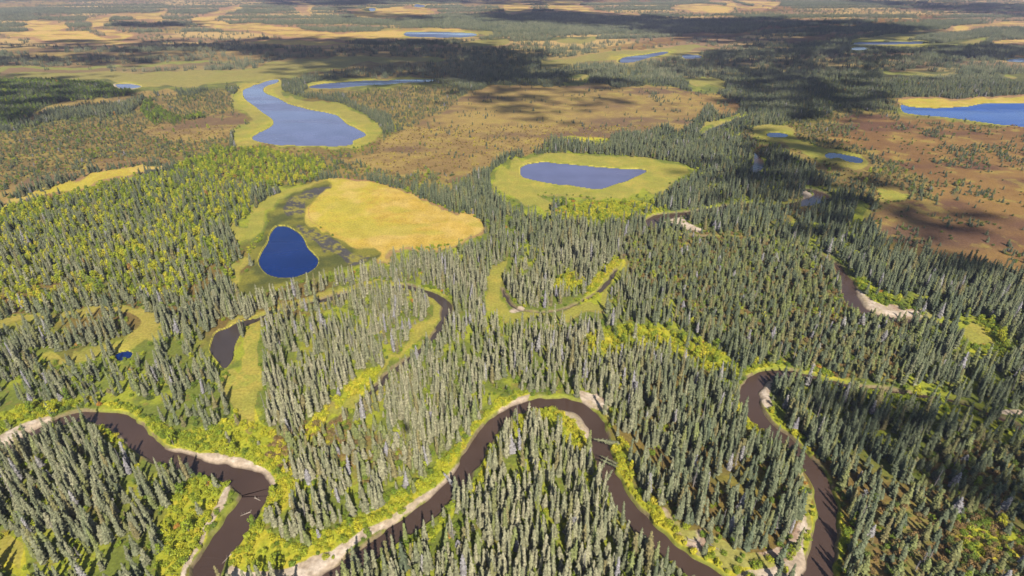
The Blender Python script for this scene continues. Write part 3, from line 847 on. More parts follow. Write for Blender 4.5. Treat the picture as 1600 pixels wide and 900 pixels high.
def cover(X, Y, h=0.0):
    """land cover at points; h = plant height, so that the strip in front of an opening stays open too"""
    d = np.hypot(X, Y)
    back = 0.62 * h * d / CAM_H
    bx, by = X * (1 + back / d), Y * (1 + back / d)
    c = {}
    c['river'] = river_dist(X, Y)
    off = np.where(c['river'] > 9, 1.0, 0.0)
    bx = X + (bx - X) * off; by = Y + (by - Y) * off; back = back * off
    c['lake'] = np.maximum(look('lake', X, Y, .35), look('lake', bx, by, .35))
    for k, a in (('gold', .6), ('marsh', .6), ('olive', .8), ('sand', .4)):
        c[k] = np.maximum(look(k, X, Y, a), look(k, bx, by, a)) if h > 0 else look(k, X, Y, a)
    if h > 6: c['willow'] = np.maximum(look('willow', X, Y, .8), .8 * look('willow', X * (1 + .6 * back / d), Y * (1 + .6 * back / d), .8))
    else: c['willow'] = look('willow', X, Y, .8)
    for k, a in (('bog', 2.0), ('sparse', 2.0), ('birch', 2.0)):
        c[k] = look(k, X, Y, a)
    streak = fbm(X * 0.0012 + 0.0006 * Y, Y * 0.0085 - 0.0012 * X, 207, 5)
    c['muskeg'] = sstep(650, 1300, d) * sstep(0.45, 0.50, streak)
    c['n1'] = fbm(X * 0.03, Y * 0.03, 301, 3); c['n2'] = fbm(X * 0.12, Y * 0.12, 311, 2)
    c['grove'] = fbm(X * 0.045 + 3, Y * 0.045, 321, 3)
    return c

def rmask(key, X, Y, u0, u1, v0, v1, soft=30):
    u, v = photo_at(X, Y)
    return sstep(u0 - soft, u0 + soft, u) * (1 - sstep(u1 - soft, u1 + soft, u)) * sstep(v0 - soft, v0 + soft, v) * (1 - sstep(v1 - soft, v1 + soft, v))

def place_spruce(y0, y1, step):
    X, Y = jgrid(step, y0, y1)
    c = cover(X, Y, 10.0)
    full = step * step
    dens = (0.195 + .045 * sstep(180, 350, np.hypot(X, Y))) * (0.34 + 0.98 * sstep(0.34, 0.54, c['n1'] * .5 + c['n2'] * .5))
    dens = dens * (1 - 0.62 * sstep(.25, .6, c['birch']))
    dens = np.where(c['sparse'] > .3, np.where(np.hypot(X, Y) > 330, .075, np.maximum(dens, .15)), dens)
    bog = sstep(.3, .6, c['bog'])
    d_bog = 0.16 * np.maximum(0, c['grove'] - .52) * 2.2 * sstep(.5, .6, c['grove']) + 0.004
    d_bog = d_bog * np.where((X < 150) & (Y > 380), .22, 1.0)
    dens = dens * (1 - bog) + d_bog * bog
    dens = dens * (1 - .93 * sstep(.35, .6, np.maximum(c['willow'], look('scree', X, Y, .8))))
    dens = dens * (1 - .9 * c['muskeg'])
    openm = np.maximum.reduce([c['gold'], c['marsh'], c['olive'], c['sand']])
    dens = dens * (1 - sstep(.25, .5, openm)) 
    dens = np.where((c['river'] < 1.3) | (c['lake'] > .05), 0, dens)
    keep = RNG.random(len(X)) < dens * full
    X, Y = X[keep], Y[keep]; c = {k: v[keep] for k, v in c.items()}
    n = len(X)
    H = 7.5 * RNG.uniform(.46, 1.26, n) * (0.82 + .36 * c['n1'])
    young = RNG.random(n) < .22
    H = np.where(young, H * RNG.uniform(.35, .7, n), H)
    d = np.hypot(X, Y)
    H = H * (1 - .32 * sstep(230, 620, d))
    H = np.where(c['sparse'] > .3, H * np.where(d > 330, .52, .62), H)
    H = np.where(bog[keep] > .5, RNG.uniform(1.4, 3.8, n), H)
    muskeg_small = c['muskeg'] > .5
    H = np.where(muskeg_small, H * .6, H)
    slim = RNG.uniform(.78, 1.16, n) * (1 + .24 * sstep(170, 380, d)) * np.where(c['sparse'] > .3, 1.15, 1.0)
    slim = np.where(H < 6, slim * 1.25, slim)
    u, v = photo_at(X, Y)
    light = (1 - sstep(820, 1180, u)) * sstep(300, 470, v) * (1 - .45 * (1 - sstep(300, 460, u)))  # antisolar brightening painted into the needle tone, together with paler species there
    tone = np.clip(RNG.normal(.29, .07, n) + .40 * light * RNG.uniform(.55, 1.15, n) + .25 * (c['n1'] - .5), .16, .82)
    olive = RNG.random(n) < np.where(c['sparse'] > .3, .55, .14)
    tone = np.where(olive, RNG.uniform(.85, .97, n), tone)
    dead = RNG.random(n) < (0.035 + .05 * c['n2']) * (.4 + .6 * sstep(300, 500, v))
    tone = np.where(dead, RNG.uniform(0, .13, n), tone)
    tone = np.where(RNG.random(n) < .03, .97, tone)
    var = RNG.integers(0, SP.n - 2, n)
    var = np.where(dead & (RNG.random(n) < .45), SP.n - 1 - RNG.integers(0, 2, n), var)
    return dict(X=X, Y=Y, H=H, slim=slim, tone=tone, var=var, rot=RNG.uniform(0, 6.28, n), rd=c['river'], sparse=c['sparse'])

def cat(parts):
    return {k: np.concatenate([p[k] for p in parts]) for k in parts[0]}

spruce = cat([place_spruce(62, 320, 1.5), place_spruce(320, 760, 1.8)])
print("spruce", len(spruce['X']), round(time.time() - T0, 1))

def place_far(y0, y1, step):
    X, Y = jgrid(step, y0, y1, -120, 1720)
    c = cover(X, Y, 7.0)
    dens = 0.145 / 5 * (0.45 + .9 * sstep(.35, .6, c['n1']))
    dens = dens * (1 - .55 * (c['sparse'] > .3)) * (1 - .93 * sstep(.3, .6, c['bog'])) * (1 - .93 * c['muskeg'])
    openm = np.maximum.reduce([c['gold'] * .93, c['marsh'] * .96, c['olive'], c['sand'], c['lake'] * 5])
    dens = dens * (1 - sstep(.2, .4, openm))
    dens = np.where(c['river'] < 3, 0, dens)
    d = np.hypot(X, Y)
    dens = dens * (1 - .45 * sstep(1400, 3500, d))
    keep = RNG.random(len(X)) < dens * step * step
    X, Y = X[keep], Y[keep]; n = len(X)
    H = RNG.uniform(4.6, 8.2, n)
    return dict(X=X, Y=Y, H=H, slim=RNG.uniform(1.0, 1.35, n) * (1 + .3 * sstep(1400, 3500, np.hypot(X, Y))), tone=np.clip(RNG.random(n) * .34 + .20 + .3 * (c['n1'][keep] - .5), .16, .6),
                var=RNG.integers(0, CL.n, n), rot=RNG.uniform(0, 6.28, n))
far_trees = cat([place_far(760, 1500, 4.0), place_far(1500, 3600, 6.0)])
print("far", len(far_trees['X']), round(time.time() - T0, 1))

def place_broad(y0, y1, step):
    X, Y = jgrid(step, y0, y1)
    c = cover(X, Y, 4.0)
    dens = 0.006 * sstep(.5, .7, c['grove']) + 0.0015
    dens = dens + 0.12 * sstep(.25, .6, c['birch']) * (.35 + sstep(.35, .6, c['n2']))
    dens = dens + 0.012 * sstep(.3, .6, c['willow'])
    dens = dens * (1 - sstep(.3, .5, c['bog']) * .97)
    openm = np.maximum.reduce([c['gold'], c['marsh'], c['olive'], c['sand']])
    dens = dens * (1 - sstep(.2, .4, openm))
    dens = np.where((c['river'] < 1.0) | (c['lake'] > .05), 0, dens)
    keep = RNG.random(len(X)) < dens * step * step
    X, Y = X[keep], Y[keep]; n = len(X)
    bi = c['birch'][keep]
    H = RNG.uniform(2.8, 5.8, n) * np.where(bi > .4, 1.0, .9)
    far = sstep(330, 620, np.hypot(X, Y)) * 1.7
    tone = np.clip(RNG.normal(.44, .14, n) + .14 * (bi > .4) - .22 * far, 0.05, .88)
    tone = np.where(RNG.random(n) < .006, .98, tone)
    return dict(X=X, Y=Y, H=H, slim=RNG.uniform(.8, 1.15, n), tone=tone, var=RNG.integers(0, BR.n, n), rot=RNG.uniform(0, 6.28, n), rd=c['river'][keep])
broad = cat([place_broad(62, 320, 2.2), place_broad(320, 760, 2.6)])
print("broad", len(broad['X']), round(time.time() - T0, 1))

def place_shrub(y0, y1, step):
    X, Y = jgrid(step, y0, y1, -150, 1750)
    c = cover(X, Y, 0.0)
    w = sstep(.3, .6, c['willow'])
    dens = 0.16 * (0.25 + sstep(.40, .62, c['n2'])) + .34 * w
    dens = dens + .20 * sstep(.3, .6, c['sparse']) * (np.hypot(X, Y) < 300)
    dens = np.where(c['bog'] > .45, .07 * sstep(.54, .64, c['grove']) + .008, dens)
    dens = np.where((c['bog'] > .3) & (X < 150) & (Y > 380), dens * .35 + .10 * (1 - sstep(470, 560, Y)), dens)
    dens = np.where(np.hypot(X, Y) > 330, dens * .6, dens)
    dens = dens * (1 - sstep(.3, .5, np.maximum.reduce([c['gold'], c['marsh'] * .9, c['olive']])))
    dens = dens * (1 - .93 * sstep(.3, .5, c['sand'])) * (1 - .45 * sstep(.3, .6, look('scree', X, Y, .8)))
    dens = dens * np.where(c['river'] < 4, 2.2, 1.0)
    dens = np.where((c['river'] < 0.7) | (c['lake'] > .1), 0, dens)
    keep = RNG.random(len(X)) < dens * step * step
    X, Y = X[keep], Y[keep]; n = len(X); w = w[keep]
    H = RNG.uniform(.5, 1.4, n) * (1 + .1 * w)
    tone = np.clip(RNG.normal(.37, .12, n) + .24 * w + .5 * (c['n1'][keep] - .5) - .22 * sstep(1050, 1300, photo_at(X, Y)[0]), 0.02, .88)
    tone = np.where(RNG.random(n) < .006, .99, tone)
    tone = np.where(c['bog'][keep] > .45, RNG.uniform(.0, .22, n), tone)
    tone = np.where((c['bog'][keep] > .3) & (X < 150) & (Y > 380), RNG.uniform(.90, .97, n), tone)
    H = np.where((c['bog'][keep] > .3) & (X < 150) & (Y > 380), H * .8, H)
    tone = np.where((c['sparse'][keep] > .45) & (RNG.random(n) < .5), RNG.uniform(.93, .97, n), tone)
    return dict(X=X, Y=Y, H=H, slim=RNG.uniform(.85, 1.3, n), tone=tone, var=RNG.integers(0, SH.n, n), rot=RNG.uniform(0, 6.28, n), rd=c['river'][keep], w=w)
shrubs = cat([place_shrub(62, 240, 1.2), place_shrub(240, 520, 1.6)])
print("shrubs", len(shrubs['X']), round(time.time() - T0, 1))

for s in (spruce, far_trees, broad, shrubs):
    s['Z'] = ground_height(s['X'], s['Y'])
    u, v = photo_at(s['X'], s['Y']); s['u'] = u; s['v'] = v

# ------------------------------------------------------------------ instanced woods (too many to count) through geometry nodes
def instancer(name, data, kind, base_h, wide):
    n = len(data['X'])
    me = bpy.data.meshes.new(name)
    me.vertices.add(n)
    me.vertices.foreach_set("co", np.stack([data['X'], data['Y'], data['Z'] - .05], 1).astype(np.float32).ravel())
    sz = data['H'] / base_h; sx = sz ** wide * data['slim']
    for an, tp, arr, fld in (("scl", 'FLOAT_VECTOR', np.stack([sx, sx, sz], 1), "vector"),
                             ("rot", 'FLOAT_VECTOR', np.stack([RNG.normal(0, .035, n), RNG.normal(0, .035, n), data['rot']], 1), "vector"),
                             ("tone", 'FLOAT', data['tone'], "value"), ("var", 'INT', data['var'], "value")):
        a = me.attributes.new(an, tp, 'POINT')
        a.data.foreach_set(fld, np.asarray(arr, np.int32 if tp == 'INT' else np.float32).ravel())
    o = link(name, me)
    ng = bpy.data.node_groups.new(name + "_nodes", 'GeometryNodeTree')
    ng.interface.new_socket("Geometry", in_out='INPUT', socket_type='NodeSocketGeometry')
    ng.interface.new_socket("Geometry", in_out='OUTPUT', socket_type='NodeSocketGeometry')
    N, Lk = ng.nodes, ng.links
    gi, go = N.new("NodeGroupInput"), N.new("NodeGroupOutput")
    ci = N.new("GeometryNodeCollectionInfo"); ci.inputs["Collection"].default_value = kind.coll
    ci.inputs["Separate Children"].default_value = True; ci.inputs["Reset Children"].default_value = True
    ip = N.new("GeometryNodeInstanceOnPoints"); ip.inputs["Pick Instance"].default_value = True
    def attr(nm, tp):
        a = N.new("GeometryNodeInputNamedAttribute"); a.data_type = tp; a.inputs["Name"].default_value = nm
        return a.outputs[0]
    e2r = N.new("FunctionNodeEulerToRotation")
    Lk.new(attr("rot", 'FLOAT_VECTOR'), e2r.inputs[0])
    Lk.new(gi.outputs[0], ip.inputs["Points"]); Lk.new(ci.outputs[0], ip.inputs["Instance"])
    Lk.new(attr("var", 'INT'), ip.inputs["Instance Index"]); Lk.new(e2r.outputs[0], ip.inputs["Rotation"])
    Lk.new(attr("scl", 'FLOAT_VECTOR'), ip.inputs["Scale"])
    Lk.new(ip.outputs[0], go.inputs[0])
    md = o.modifiers.new("scatter", 'NODES'); md.node_group = ng
    return o

def split_top(data, n, score):
    """the n largest in the photo become objects, the rest stay in the mass"""
    order = np.argsort(-score)
    top = order[:n]; rest = np.ones(len(score), bool); rest[top] = False
    return {k: v[top] for k, v in data.items()}, {k: v[rest] for k, v in data.items()}

def seen_score(d, min_v=-40):
    s = px_per_m(d['X'], d['Y']) * d['H']
    ut, vt = photo_at(d['X'], d['Y'], d['H'] * .6)
    inside = (ut > 4) & (ut < 1596) & (vt > 4) & (vt < 893)
    return np.where(inside, s, 0)

top_sp, spruce = split_top(spruce, 300, seen_score(spruce))
top_br, broad = split_top(broad, 300, seen_score(broad))
top_sh, shrubs = split_top(shrubs, 300, seen_score(shrubs))

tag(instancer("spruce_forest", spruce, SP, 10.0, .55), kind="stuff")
tag(instancer("distant_spruce_forest", far_trees, CL, 10.0, .6), kind="stuff")
tag(instancer("birch_woods", broad, BR, 7.0, .8), kind="stuff")
tag(instancer("willow_thicket_foliage", shrubs, SH, 1.5, .9), kind="stuff")

# ------------------------------------------------------------------ individual trees
def stand_of(u, v):
    if u < 345 and v > 650:
        p = "left" if u < 115 else "middle" if u < 230 else "right"
        return f"in the {p} part of the left bend" if v > 790 else f"in the upper {p} of the left bend"
    if u < 560 and v > 650: return "between left bend and centre river"
    if 560 <= u < 800 and v < 800 - (u - 560) * .6: return "on the flat above the centre river"
    if u < 700: return "in the lower left of the horseshoe" if u > 620 else "at the horseshoe's lower left tip"
    if u < 860: return "in the middle of the horseshoe"
    if u < 1110: return "at the right side of the horseshoe"
    if u < 1290: return "inside the right river loop"
    if u < 1440: return "just right of the river loop"
    return "in the brown lower right wood"

def size_word(h, hs):
    a, b = np.percentile(hs, [33, 67])
    return "short" if h < a else "tall" if h > b else "mid-sized"

def where_word(d, i):
    u, v, r = float(d['u'][i]), float(d['v'][i]), float(d['rd'][i])
    w = stand_of(u, v)
    if r < 2.5: w = "at the water " + w
    elif r < 7: w = "near the bank " + w
    elif v > 885: w = "at the bottom edge, " + w
    return w

def individuals(d, name, kind, base_h, wide, cat_, words, gname, crown_name="crown", trunk_name="trunk"):
    for i in range(len(d['X'])):
        v = int(d['var'][i]) % kind.n
        sz = float(d['H'][i]) / base_h; sx = sz ** wide * float(d['slim'][i])
        root = bpy.data.objects.new(name, None); COL.objects.link(root)
        root.empty_display_size = .5
        root.location = (float(d['X'][i]), float(d['Y'][i]), float(d['Z'][i]) - .05)
        root.rotation_euler = (float(RNG.normal(0, .035)), float(RNG.normal(0, .035)), float(d['rot'][i]))
        root.scale = (sx, sx, sz)
        lab = words(d, i)
        for cut in ('near the bank ', 'at the bottom edge, ', 'mid-sized '):
            if len(lab.split()) > 15: lab = lab.replace(cut, '')
        tag(root, lab, cat_, gname + " " + stand_of(float(d['u'][i]), float(d['v'][i])))
        t = link(trunk_name, kind.trunk[v], root); c = link(crown_name, kind.crown[v], root)
        c["tone"] = float(d['tone'][i]); t["tone"] = float(d['tone'][i])

def spruce_words(d, i):
    t = float(d['tone'][i])
    tone = "violet-grey" if t < .14 else "dark green" if t < .34 else "grey-green" if t < .55 else "pale grey-green" if t < .84 else "olive" if t < .98 else "brownish"
    slim = float(d['slim'][i]) * [1.1, .95, .8, 1.3, .85, 1.0, 1.15, .7, .6, .6][int(d['var'][i])]
    shape = "slim" if slim < .82 else "broad" if slim > 1.12 else "pointed"
    if int(d['var'][i]) >= 8: shape = 'bare dead'
    return f"{tone} {size_word(float(d['H'][i]), d['H'])} {shape} spruce {where_word(d, i)}"

def broad_words(d, i):
    t = float(d['tone'][i])
    tone = "deep green" if t < .4 else "yellow-green" if t < .6 else "lemon yellow" if t < .8 else "golden"
    return f"{tone} {size_word(float(d['H'][i]), d['H'])} birch {where_word(d, i)}"

def shrub_words(d, i):
    t = float(d['tone'][i])
    tone = "deep green" if t < .4 else "bright green" if t < .58 else "yellow-green" if t < .75 else "yellow" if t < .93 else "orange"
    return f"{tone} {size_word(float(d['H'][i]), d['H'])} willow bush {where_word(d, i)}"

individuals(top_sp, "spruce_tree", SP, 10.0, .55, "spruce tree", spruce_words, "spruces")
individuals(top_br, "birch_tree", BR, 7.0, .8, "birch tree", broad_words, "birches")
individuals(top_sh, "willow_bush", SH, 1.5, .9, "willow bush", shrub_words, "willow bushes", "foliage", "stems")

# ------------------------------------------------------------------ trees that lean over or stand out at the water
def hero_spruce(u, v, H, lean_x, lean_y, label, var=2, tone=.3, group=None):
    x, y = ground_at(u, v); x, y = float(x), float(y)
    root = bpy.data.objects.new("spruce_tree", None); COL.objects.link(root)
    z = float(ground_height(np.array([x]), np.array([y]))[0])
    root.location = (x, y, z - .1); root.rotation_euler = (rad(lean_y), rad(lean_x), 0)
    s = H / 10; root.scale = (s ** .55, s ** .55, s)
    tag(root, label, "spruce tree", group)
    t = link("trunk", SP.trunk[var], root); c = link("crown", SP.crown[var], root); c["tone"] = tone
    return root
hero_spruce(558, 893, 9.6, 0, 0, "lone tall spruce leftmost of the row at the bottom river edge", 3, .45)
hero_spruce(576, 898, 8.8, 0, 0, "spruce close beside the lone leftmost spruce at the bottom river edge", 1, .4)
hero_spruce(583+20, 903, 8, 0, 0, "small spruce low in the bottom row of the river edge", 5, .4)
hero_spruce(632, 892, 10, 0, 0, "blue-grey broad spruce with its dark shadow on the sandy river edge", 3, .2)
hero_spruce(650+4, 893, 10.2, 0, 0, "pale spruce right of the blue-grey one at the river edge", 0, .45)
hero_spruce(672, 890, 8.8, 0, 0, "narrow spruce standing before yellow bushes at the river edge", 6, .5)
hero_spruce(968, 694, 9.5, -64, 14, "fallen spruce stretched out over the river from its upper right bank", 1, .5)
hero_spruce(973, 729, 7.0, -68, -16, "short fallen spruce reaching over the river below the long one", 2, .6)
hero_spruce(975, 734, 7.5, -66, -10, "lowest of the fallen spruces reaching over the river", 2, .45)
hero_spruce(927, 752, 9, 22, -6, "spruce leaning right over the river from the horseshoe wood", 1, .5)
hero_spruce(934, 768, 8, 26, -6, "second spruce leaning right over the river, below the first", 5, .45)
hero_spruce(717, 760, 9.0, -24, 6, "leaning dead-looking spruce at the centre river's lower bank", 2, .08)

# ------------------------------------------------------------------ driftwood on the bars
M_LOG, _n, _l, _b = new_mat("bleached_wood")
_nz = _n.new("ShaderNodeTexNoise"); _nz.inputs["Scale"].default_value = 4
_cr = _n.new("ShaderNodeValToRGB"); _cr.color_ramp.elements[0].color = (0.14, 0.11, 0.085, 1); _cr.color_ramp.elements[1].color = (0.34, 0.29, 0.24, 1)
_l.new(_nz.outputs[0], _cr.inputs[0]); _l.new(_cr.outputs[0], _b.inputs["Base Color"]); _b.inputs["Roughness"].default_value = 0.85

def log(u0, v0, u1, v1, label, r=.13):
    x0, y0 = (float(a) for a in ground_at(u0, v0)); x1, y1 = (float(a) for a in ground_at(u1, v1))
    z0 = max(float(ground_height(np.array([x0]), np.array([y0]))[0]), WATER_Z) + .2
    z1 = max(float(ground_height(np.array([x1]), np.array([y1]))[0]), WATER_Z) + .12
    V, F = [], []
    p0, p1 = np.array([0., 0, 0]), np.array([x1 - x0, y1 - y0, z1 - z0])
    cyl(V, F, p0, p1 * .5, r, r * .75, 7); cyl(V, F, p1 * .5, p1, r * .75, r * .25, 7)
    rn = random.Random(int(u0 * 7 + v0))
    for k in range(5):
        a = p1 * rn.uniform(.35, .9); cyl(V, F, a, a + np.array([rn.uniform(-.8, .8), rn.uniform(-.8, .8), rn.uniform(.1, .5)]), r * .3, r * .08, 4)
    for k in range(6):
        t = k * 1.05; cyl(V, F, p0, p0 - p1 / np.linalg.norm(p1) * .2 + np.array([0, math.cos(t) * .5, math.sin(t) * .4 + .1]), r * .4, .03, 4)
    o = link("fallen_log", np_mesh("fallen_log", np.array(V), np.array(F), [M_LOG]))
    o.location = (x0, y0, z0)
    tag(o, label, "log")
log(390, 797, 374, 803, "bleached log sticking out into the left river from its right bank")
log(362, 866, 346, 877, "thin bleached log in the left river near the bottom edge", .12)
log(806, 615, 824, 612, "pale log on the sand tip at the top of the horseshoe bend")
log(121, 628, 133, 637, "weathered log on the upper bank of the left river bend")
log(1075, 843, 1096, 850, "long pale log on the bar at the foot of the tongue's wood", .2)
log(1110, 852, 1124, 860, "short pale log on the bar nearer the right river loop")
log(398, 775, 406, 779, "short log at the water beside the yellow bushes of the left river", .14)

# ------------------------------------------------------------------ clouds above the plain: their shadows darken parts of it
M_CLOUD, _n, _l, _b = new_mat("cloud_vapour")
_b.inputs["Base Color"].default_value = (.85, .85, .87, 1); _b.inputs["Roughness"].default_value = 1; _b.inputs["Specular IOR Level"].default_value = 0
_tr = _n.new("ShaderNodeBsdfTranslucent"); _tr.inputs[0].default_value = (.9, .9, .93, 1)
_mx = _n.new("ShaderNodeMixShader"); _mx.inputs[0].default_value = .5
_l.new(_b.outputs[0], _mx.inputs[1]); _l.new(_tr.outputs[0], _mx.inputs[2]); _l.new(_mx.outputs[0], _n["Material Output"].inputs[0])
ico = bmesh.new(); bmesh.ops.create_icosphere(ico, subdivisions=1, radius=1.0)
IV = np.array([v.co[:] for v in ico.verts]); IF = np.array([[v.index for v in f.verts] for f in ico.faces]); ico.free()

def cloud(poly, cover_, alt, seed, rscale=1.0):
    """a cloud of many soft puffs whose shadow falls on the traced patch of ground"""
    rn = np.random.default_rng(seed)
    q = catmull(poly, True, 3)
    gx, gy = ground_at(q[:, 0], q[:, 1])
    area = abs(0.5 * np.sum(gx * np.roll(gy, -1) - np.roll(gx, -1) * gy))
    d = np.hypot(gx.mean(), gy.mean())
    R = np.clip(d * .007, 5, 15) * rscale
    n = int(cover_ * area / (math.pi * R * R) * 1.25)
    n = min(int(n / 2.0), 26000)
    X = rn.uniform(gx.min(), gx.max(), n * 8); Y = rn.uniform(gy.min(), gy.max(), n * 8)
    ins = np.zeros(len(X), bool)
    for i in range(len(gx)):
        x1, y1, x2, y2 = gx[i], gy[i], gx[(i + 1) % len(gx)], gy[(i + 1) % len(gx)]
        c = (y1 > Y) != (y2 > Y)
        with np.errstate(divide='ignore', invalid='ignore'):
            c &= X < (x2 - x1) * (Y - y1) / (y2 - y1) + x1
        ins ^= c
    X, Y = X[ins][:n], Y[ins][:n]
    k = len(X)
    X = X + rn.normal(0, R * 3.5, k); Y = Y + rn.normal(0, R * 3.0, k)
    z = alt + rn.uniform(-.5, .8, k) * R * 2
    sx, sy = SUN_DIR.x / SUN_DIR.z, SUN_DIR.y / SUN_DIR.z
    P = np.stack([X + z * sx, Y + z * sy, z], 1)
    s = R * rn.uniform(.5, 1.5, k)
    V = (IV[None] * s[:, None, None] * np.array([2.4, .9, .7]) * rn.uniform(.85, 1.15, (k, len(IV), 1)) + P[:, None]).reshape(-1, 3)
    F = (IF[None] + (np.arange(k) * len(IV))[:, None, None]).reshape(-1, 3)
    o = link("cloud", np_mesh("cloud", V, F, [M_CLOUD], smooth=True))
    return tag(o, kind="stuff")

CLOUDS = [
 ([(190,66),(340,70),(380,62),(500,60),(620,62),(740,68),(800,76),(830,92),(850,110),(900,122),(980,130),(880,134),(760,128),(690,124),(650,112),(560,108),(500,96),(430,92),(380,78),(280,74)], 2.4, 1100),
 ([(430,100),(560,104),(680,112),(720,130),(680,140),(560,130),(470,122)], .7, 1100),
 ([(760,20),(860,15),(1000,27),(1100,30),(1210,30),(1330,36),(1440,46),(1390,58),(1300,70),(1200,72),(1120,60),(1050,52),(960,40),(820,34)], 2.6, 1150),
 ([(1060,88),(1160,80),(1260,72),(1400,78),(1420,100),(1360,140),(1330,180),(1290,196),(1220,180),(1160,140),(1110,120)], .95, 1000),
 ([(1400,76),(1600,70),(1660,76),(1640,96),(1500,92)], 1.2, 1000),
 ([(1150,215),(1230,205),(1300,222),(1350,290),(1340,330),(1270,340),(1190,320),(1140,270)], .75, 800),
 ([(1340,300),(1400,310),(1460,340),(1500,390),(1440,410),(1370,380),(1330,345)], .8, 800),
 ([(-80,125),(0,120),(90,122),(160,132),(185,152),(110,175),(0,200),(-80,205)], .7, 950),
 ([(700,134),(780,132),(850,140),(920,150),(990,165),(940,178),(860,180),(780,176),(720,160)], .55, 950),
 ([(0,92),(180,84),(280,88),(260,98),(100,100),(0,100)], 1.2, 1100),
 ([(380,-8),(600,-8),(900,-14),(920,2),(860,8),(760,6),(640,4),(520,10),(420,4)], 1.3, 1300),
 ([(60,66),(100,62),(240,64),(330,70),(240,76),(90,74)], 1.0, 1100),
 ([(160,33),(200,36),(300,34),(290,42),(200,41)], 1.2, 1200),
 ([(1300,0),(1450,4),(1640,10),(1640,26),(1500,20),(1400,10)], 1.1, 1300),
 ([(530,14),(600,20),(690,26),(680,32),(600,28),(540,20)], 1.2, 1200),
 ([(1330,590),(1520,600),(1680,640),(1680,730),(1500,710),(1400,680),(1330,640)], .6, 700),
]
for i, (p, cv, alt) in enumerate(CLOUDS):
    cloud(p, cv, alt, 900 + i)

def cloud_bank(x0, x1, y0, y1, alt, n, R, seed):
    rn = np.random.default_rng(seed)
    X = rn.uniform(x0, x1, n); Y = rn.uniform(y0, y1, n)
    k = fbm(X * .0006, Y * .0006, seed, 3) > .34
    X, Y = X[k], Y[k]; k = len(X)
    P = np.stack([X, Y, alt + rn.uniform(-.5, 1, k) * R], 1)
    s = R * rn.uniform(.5, 1.4, k)
    V = (IV[None] * s[:, None, None] * np.array([1, 1, .6]) * rn.uniform(.9, 1.1, (k, len(IV), 1)) + P[:, None]).reshape(-1, 3)
    F = (IF[None] + (np.arange(k) * len(IV))[:, None, None]).reshape(-1, 3)
    tag(link("cloud", np_mesh("cloud", V, F, [M_CLOUD], smooth=True)), kind="stuff")
#cloud_bank(-6000, 1300, 4300, 10500, 1500, 3600, 170, 77)

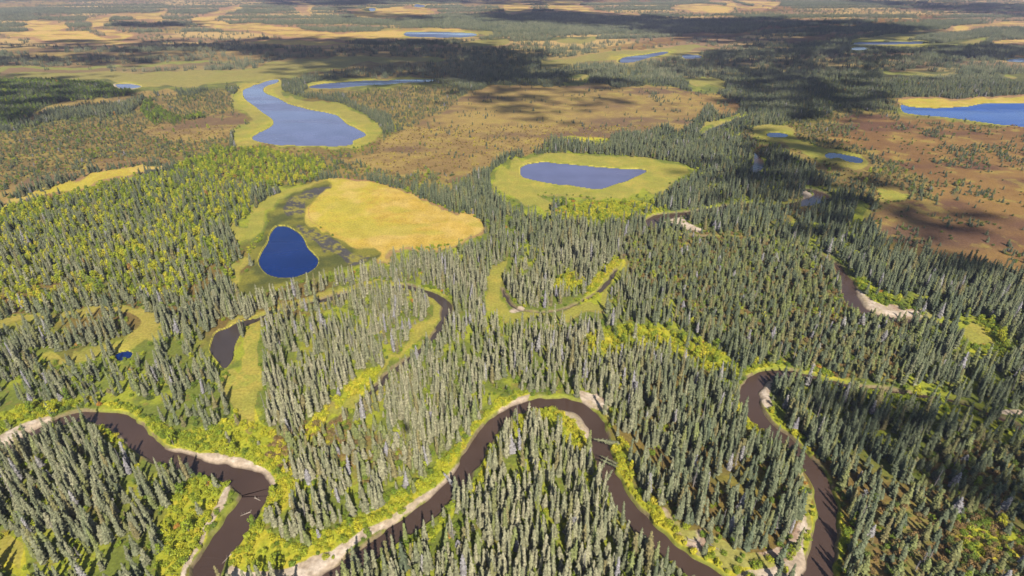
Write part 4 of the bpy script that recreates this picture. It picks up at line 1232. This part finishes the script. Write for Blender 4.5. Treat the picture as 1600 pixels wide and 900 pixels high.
# ------------------------------------------------------------------ the aircraft the photo was taken from (it throws the small dark shadow at the sun's opposite point)
def helicopter():
    base = Vector((0, 0, CAM_H)) + SUN_DIR * 13.0
    root = bpy.data.objects.new("helicopter", None); COL.objects.link(root)
    root.location = base; root.rotation_euler = (0, 0, rad(-65))
    tag(root, "small dark helicopter whose blurred shadow lies on the sunny spruces", "helicopter")
    m, n, l, b = new_mat("helicopter_paint")
    b.inputs["Base Color"].default_value = (.25, .03, .02, 1); b.inputs["Roughness"].default_value = .35
    md, n, l, b = new_mat("helicopter_metal"); b.inputs["Base Color"].default_value = (.08, .08, .08, 1); b.inputs["Metallic"].default_value = .7; b.inputs["Roughness"].default_value = .4
    mg, n, l, b = new_mat("helicopter_glass"); b.inputs["Base Color"].default_value = (.03, .05, .06, 1); b.inputs["Roughness"].default_value = .05
    def loft(name, secs, mat):
        V, F = [], []; k = 12
        for (x, z, w, h) in secs:
            for i in range(k):
                a = 2 * math.pi * i / k; V.append((x, w * math.cos(a), z + h * math.sin(a)))
        for j in range(len(secs) - 1):
            for i in range(k):
                i2 = (i + 1) % k; F.append((j * k + i, j * k + i2, (j + 1) * k + i2, (j + 1) * k + i))
        return link(name, np_mesh(name, np.array(V), np.array(F), [mat], smooth=True), root)
    loft("fuselage", [(2.2, 0, .05, .05), (2.0, 0, .5, .45), (1.2, .1, .78, .75), (0, .15, .82, .85), (-1, .2, .7, .75), (-1.9, .35, .3, .35), (-2.2, .4, .18, .2)], m)
    loft("windscreen", [(2.24, .1, .04, .04), (2.03, .15, .44, .38), (1.4, .3, .72, .6)], mg)
    loft("tail_boom", [(-2.1, .42, .2, .22), (-5.6, .6, .1, .11), (-5.7, .6, .02, .02)], m)
    def tube(name, segs, r, mat, par=root):
        V, F = [], []
        for a, b_ in segs: cyl(V, F, a, b_, r, r, 6)
        return link(name, np_mesh(name, np.array(V), np.array(F), [mat]), par)
    for s in (-1, 1):
        tube("skid", [((-1.6, s * 1.0, -1.2), (1.8, s * 1.0, -1.2)), ((-.7, s * 1.0, -1.2), (-.7, s * .5, -.5)), ((.9, s * 1.0, -1.2), (.9, s * .5, -.5))], .05, md)
    mast = tube("rotor_mast", [((0, 0, .9), (0, 0, 1.65))], .09, md)
    for k in range(2):
        a = math.pi * k + .4
        V = np.array([[.2, -.1, 0], [4.6, -.1, 0.12], [4.6, .1, .12], [.2, .1, 0], [.2, -.1, .03], [4.6, -.1, .15], [4.6, .1, .15], [.2, .1, .03]])
        Rz = np.array([[math.cos(a), -math.sin(a), 0], [math.sin(a), math.cos(a), 0], [0, 0, 1]])
        F = np.array([[0, 3, 2, 1], [4, 5, 6, 7], [0, 1, 5, 4], [1, 2, 6, 5], [2, 3, 7, 6], [3, 0, 4, 7]])
        link("rotor_blade", np_mesh("rotor_blade", V @ Rz.T + np.array([0, 0, 1.6]), F, [md]), root)
    tube("tail_rotor", [((-5.5, .2, .0), (-5.5, .2, 1.2))], .05, md)
    V = np.array([[-5.1, 0, .6], [-5.7, 0, .6], [-6.0, 0, 1.5], [-5.6, 0, 1.5], [-5.1, .06, .6], [-5.7, .06, .6], [-6.0, .06, 1.5], [-5.6, .06, 1.5]])
    F = np.array([[0, 3, 2, 1], [4, 5, 6, 7], [0, 1, 5, 4], [1, 2, 6, 5], [2, 3, 7, 6], [3, 0, 4, 7]])
    link("tail_fin", np_mesh("tail_fin", V, F, [m]), root)
helicopter()

# ------------------------------------------------------------------ haze
def haze():
    bm = bmesh.new()
    bmesh.ops.create_cube(bm, size=1.0)
    x0, x1, y0, y1, z0, z1 = -11000, 11000, -300, 12000, -4.0, CAM_H + 30
    for v in bm.verts:
        v.co = (x0 if v.co.x < 0 else x1, y0 if v.co.y < 0 else y1, z0 if v.co.z < 0 else z1)
    me = bpy.data.meshes.new("haze"); bm.to_mesh(me); bm.free()
    m = bpy.data.materials.new("haze_air"); m.use_nodes = True
    n, l = m.node_tree.nodes, m.node_tree.links
    n.clear()
    out = n.new("ShaderNodeOutputMaterial"); pv = n.new("ShaderNodeVolumePrincipled")
    pv.inputs["Color"].default_value = (0.66, 0.68, 1.0, 1)
    pv.inputs["Density"].default_value = 0.00008
    l.new(pv.outputs[0], out.inputs["Volume"])
    me.materials.append(m)
    tag(link("haze", me), kind="stuff")
if True:
    haze()
print("scene built", round(time.time() - T0, 1))
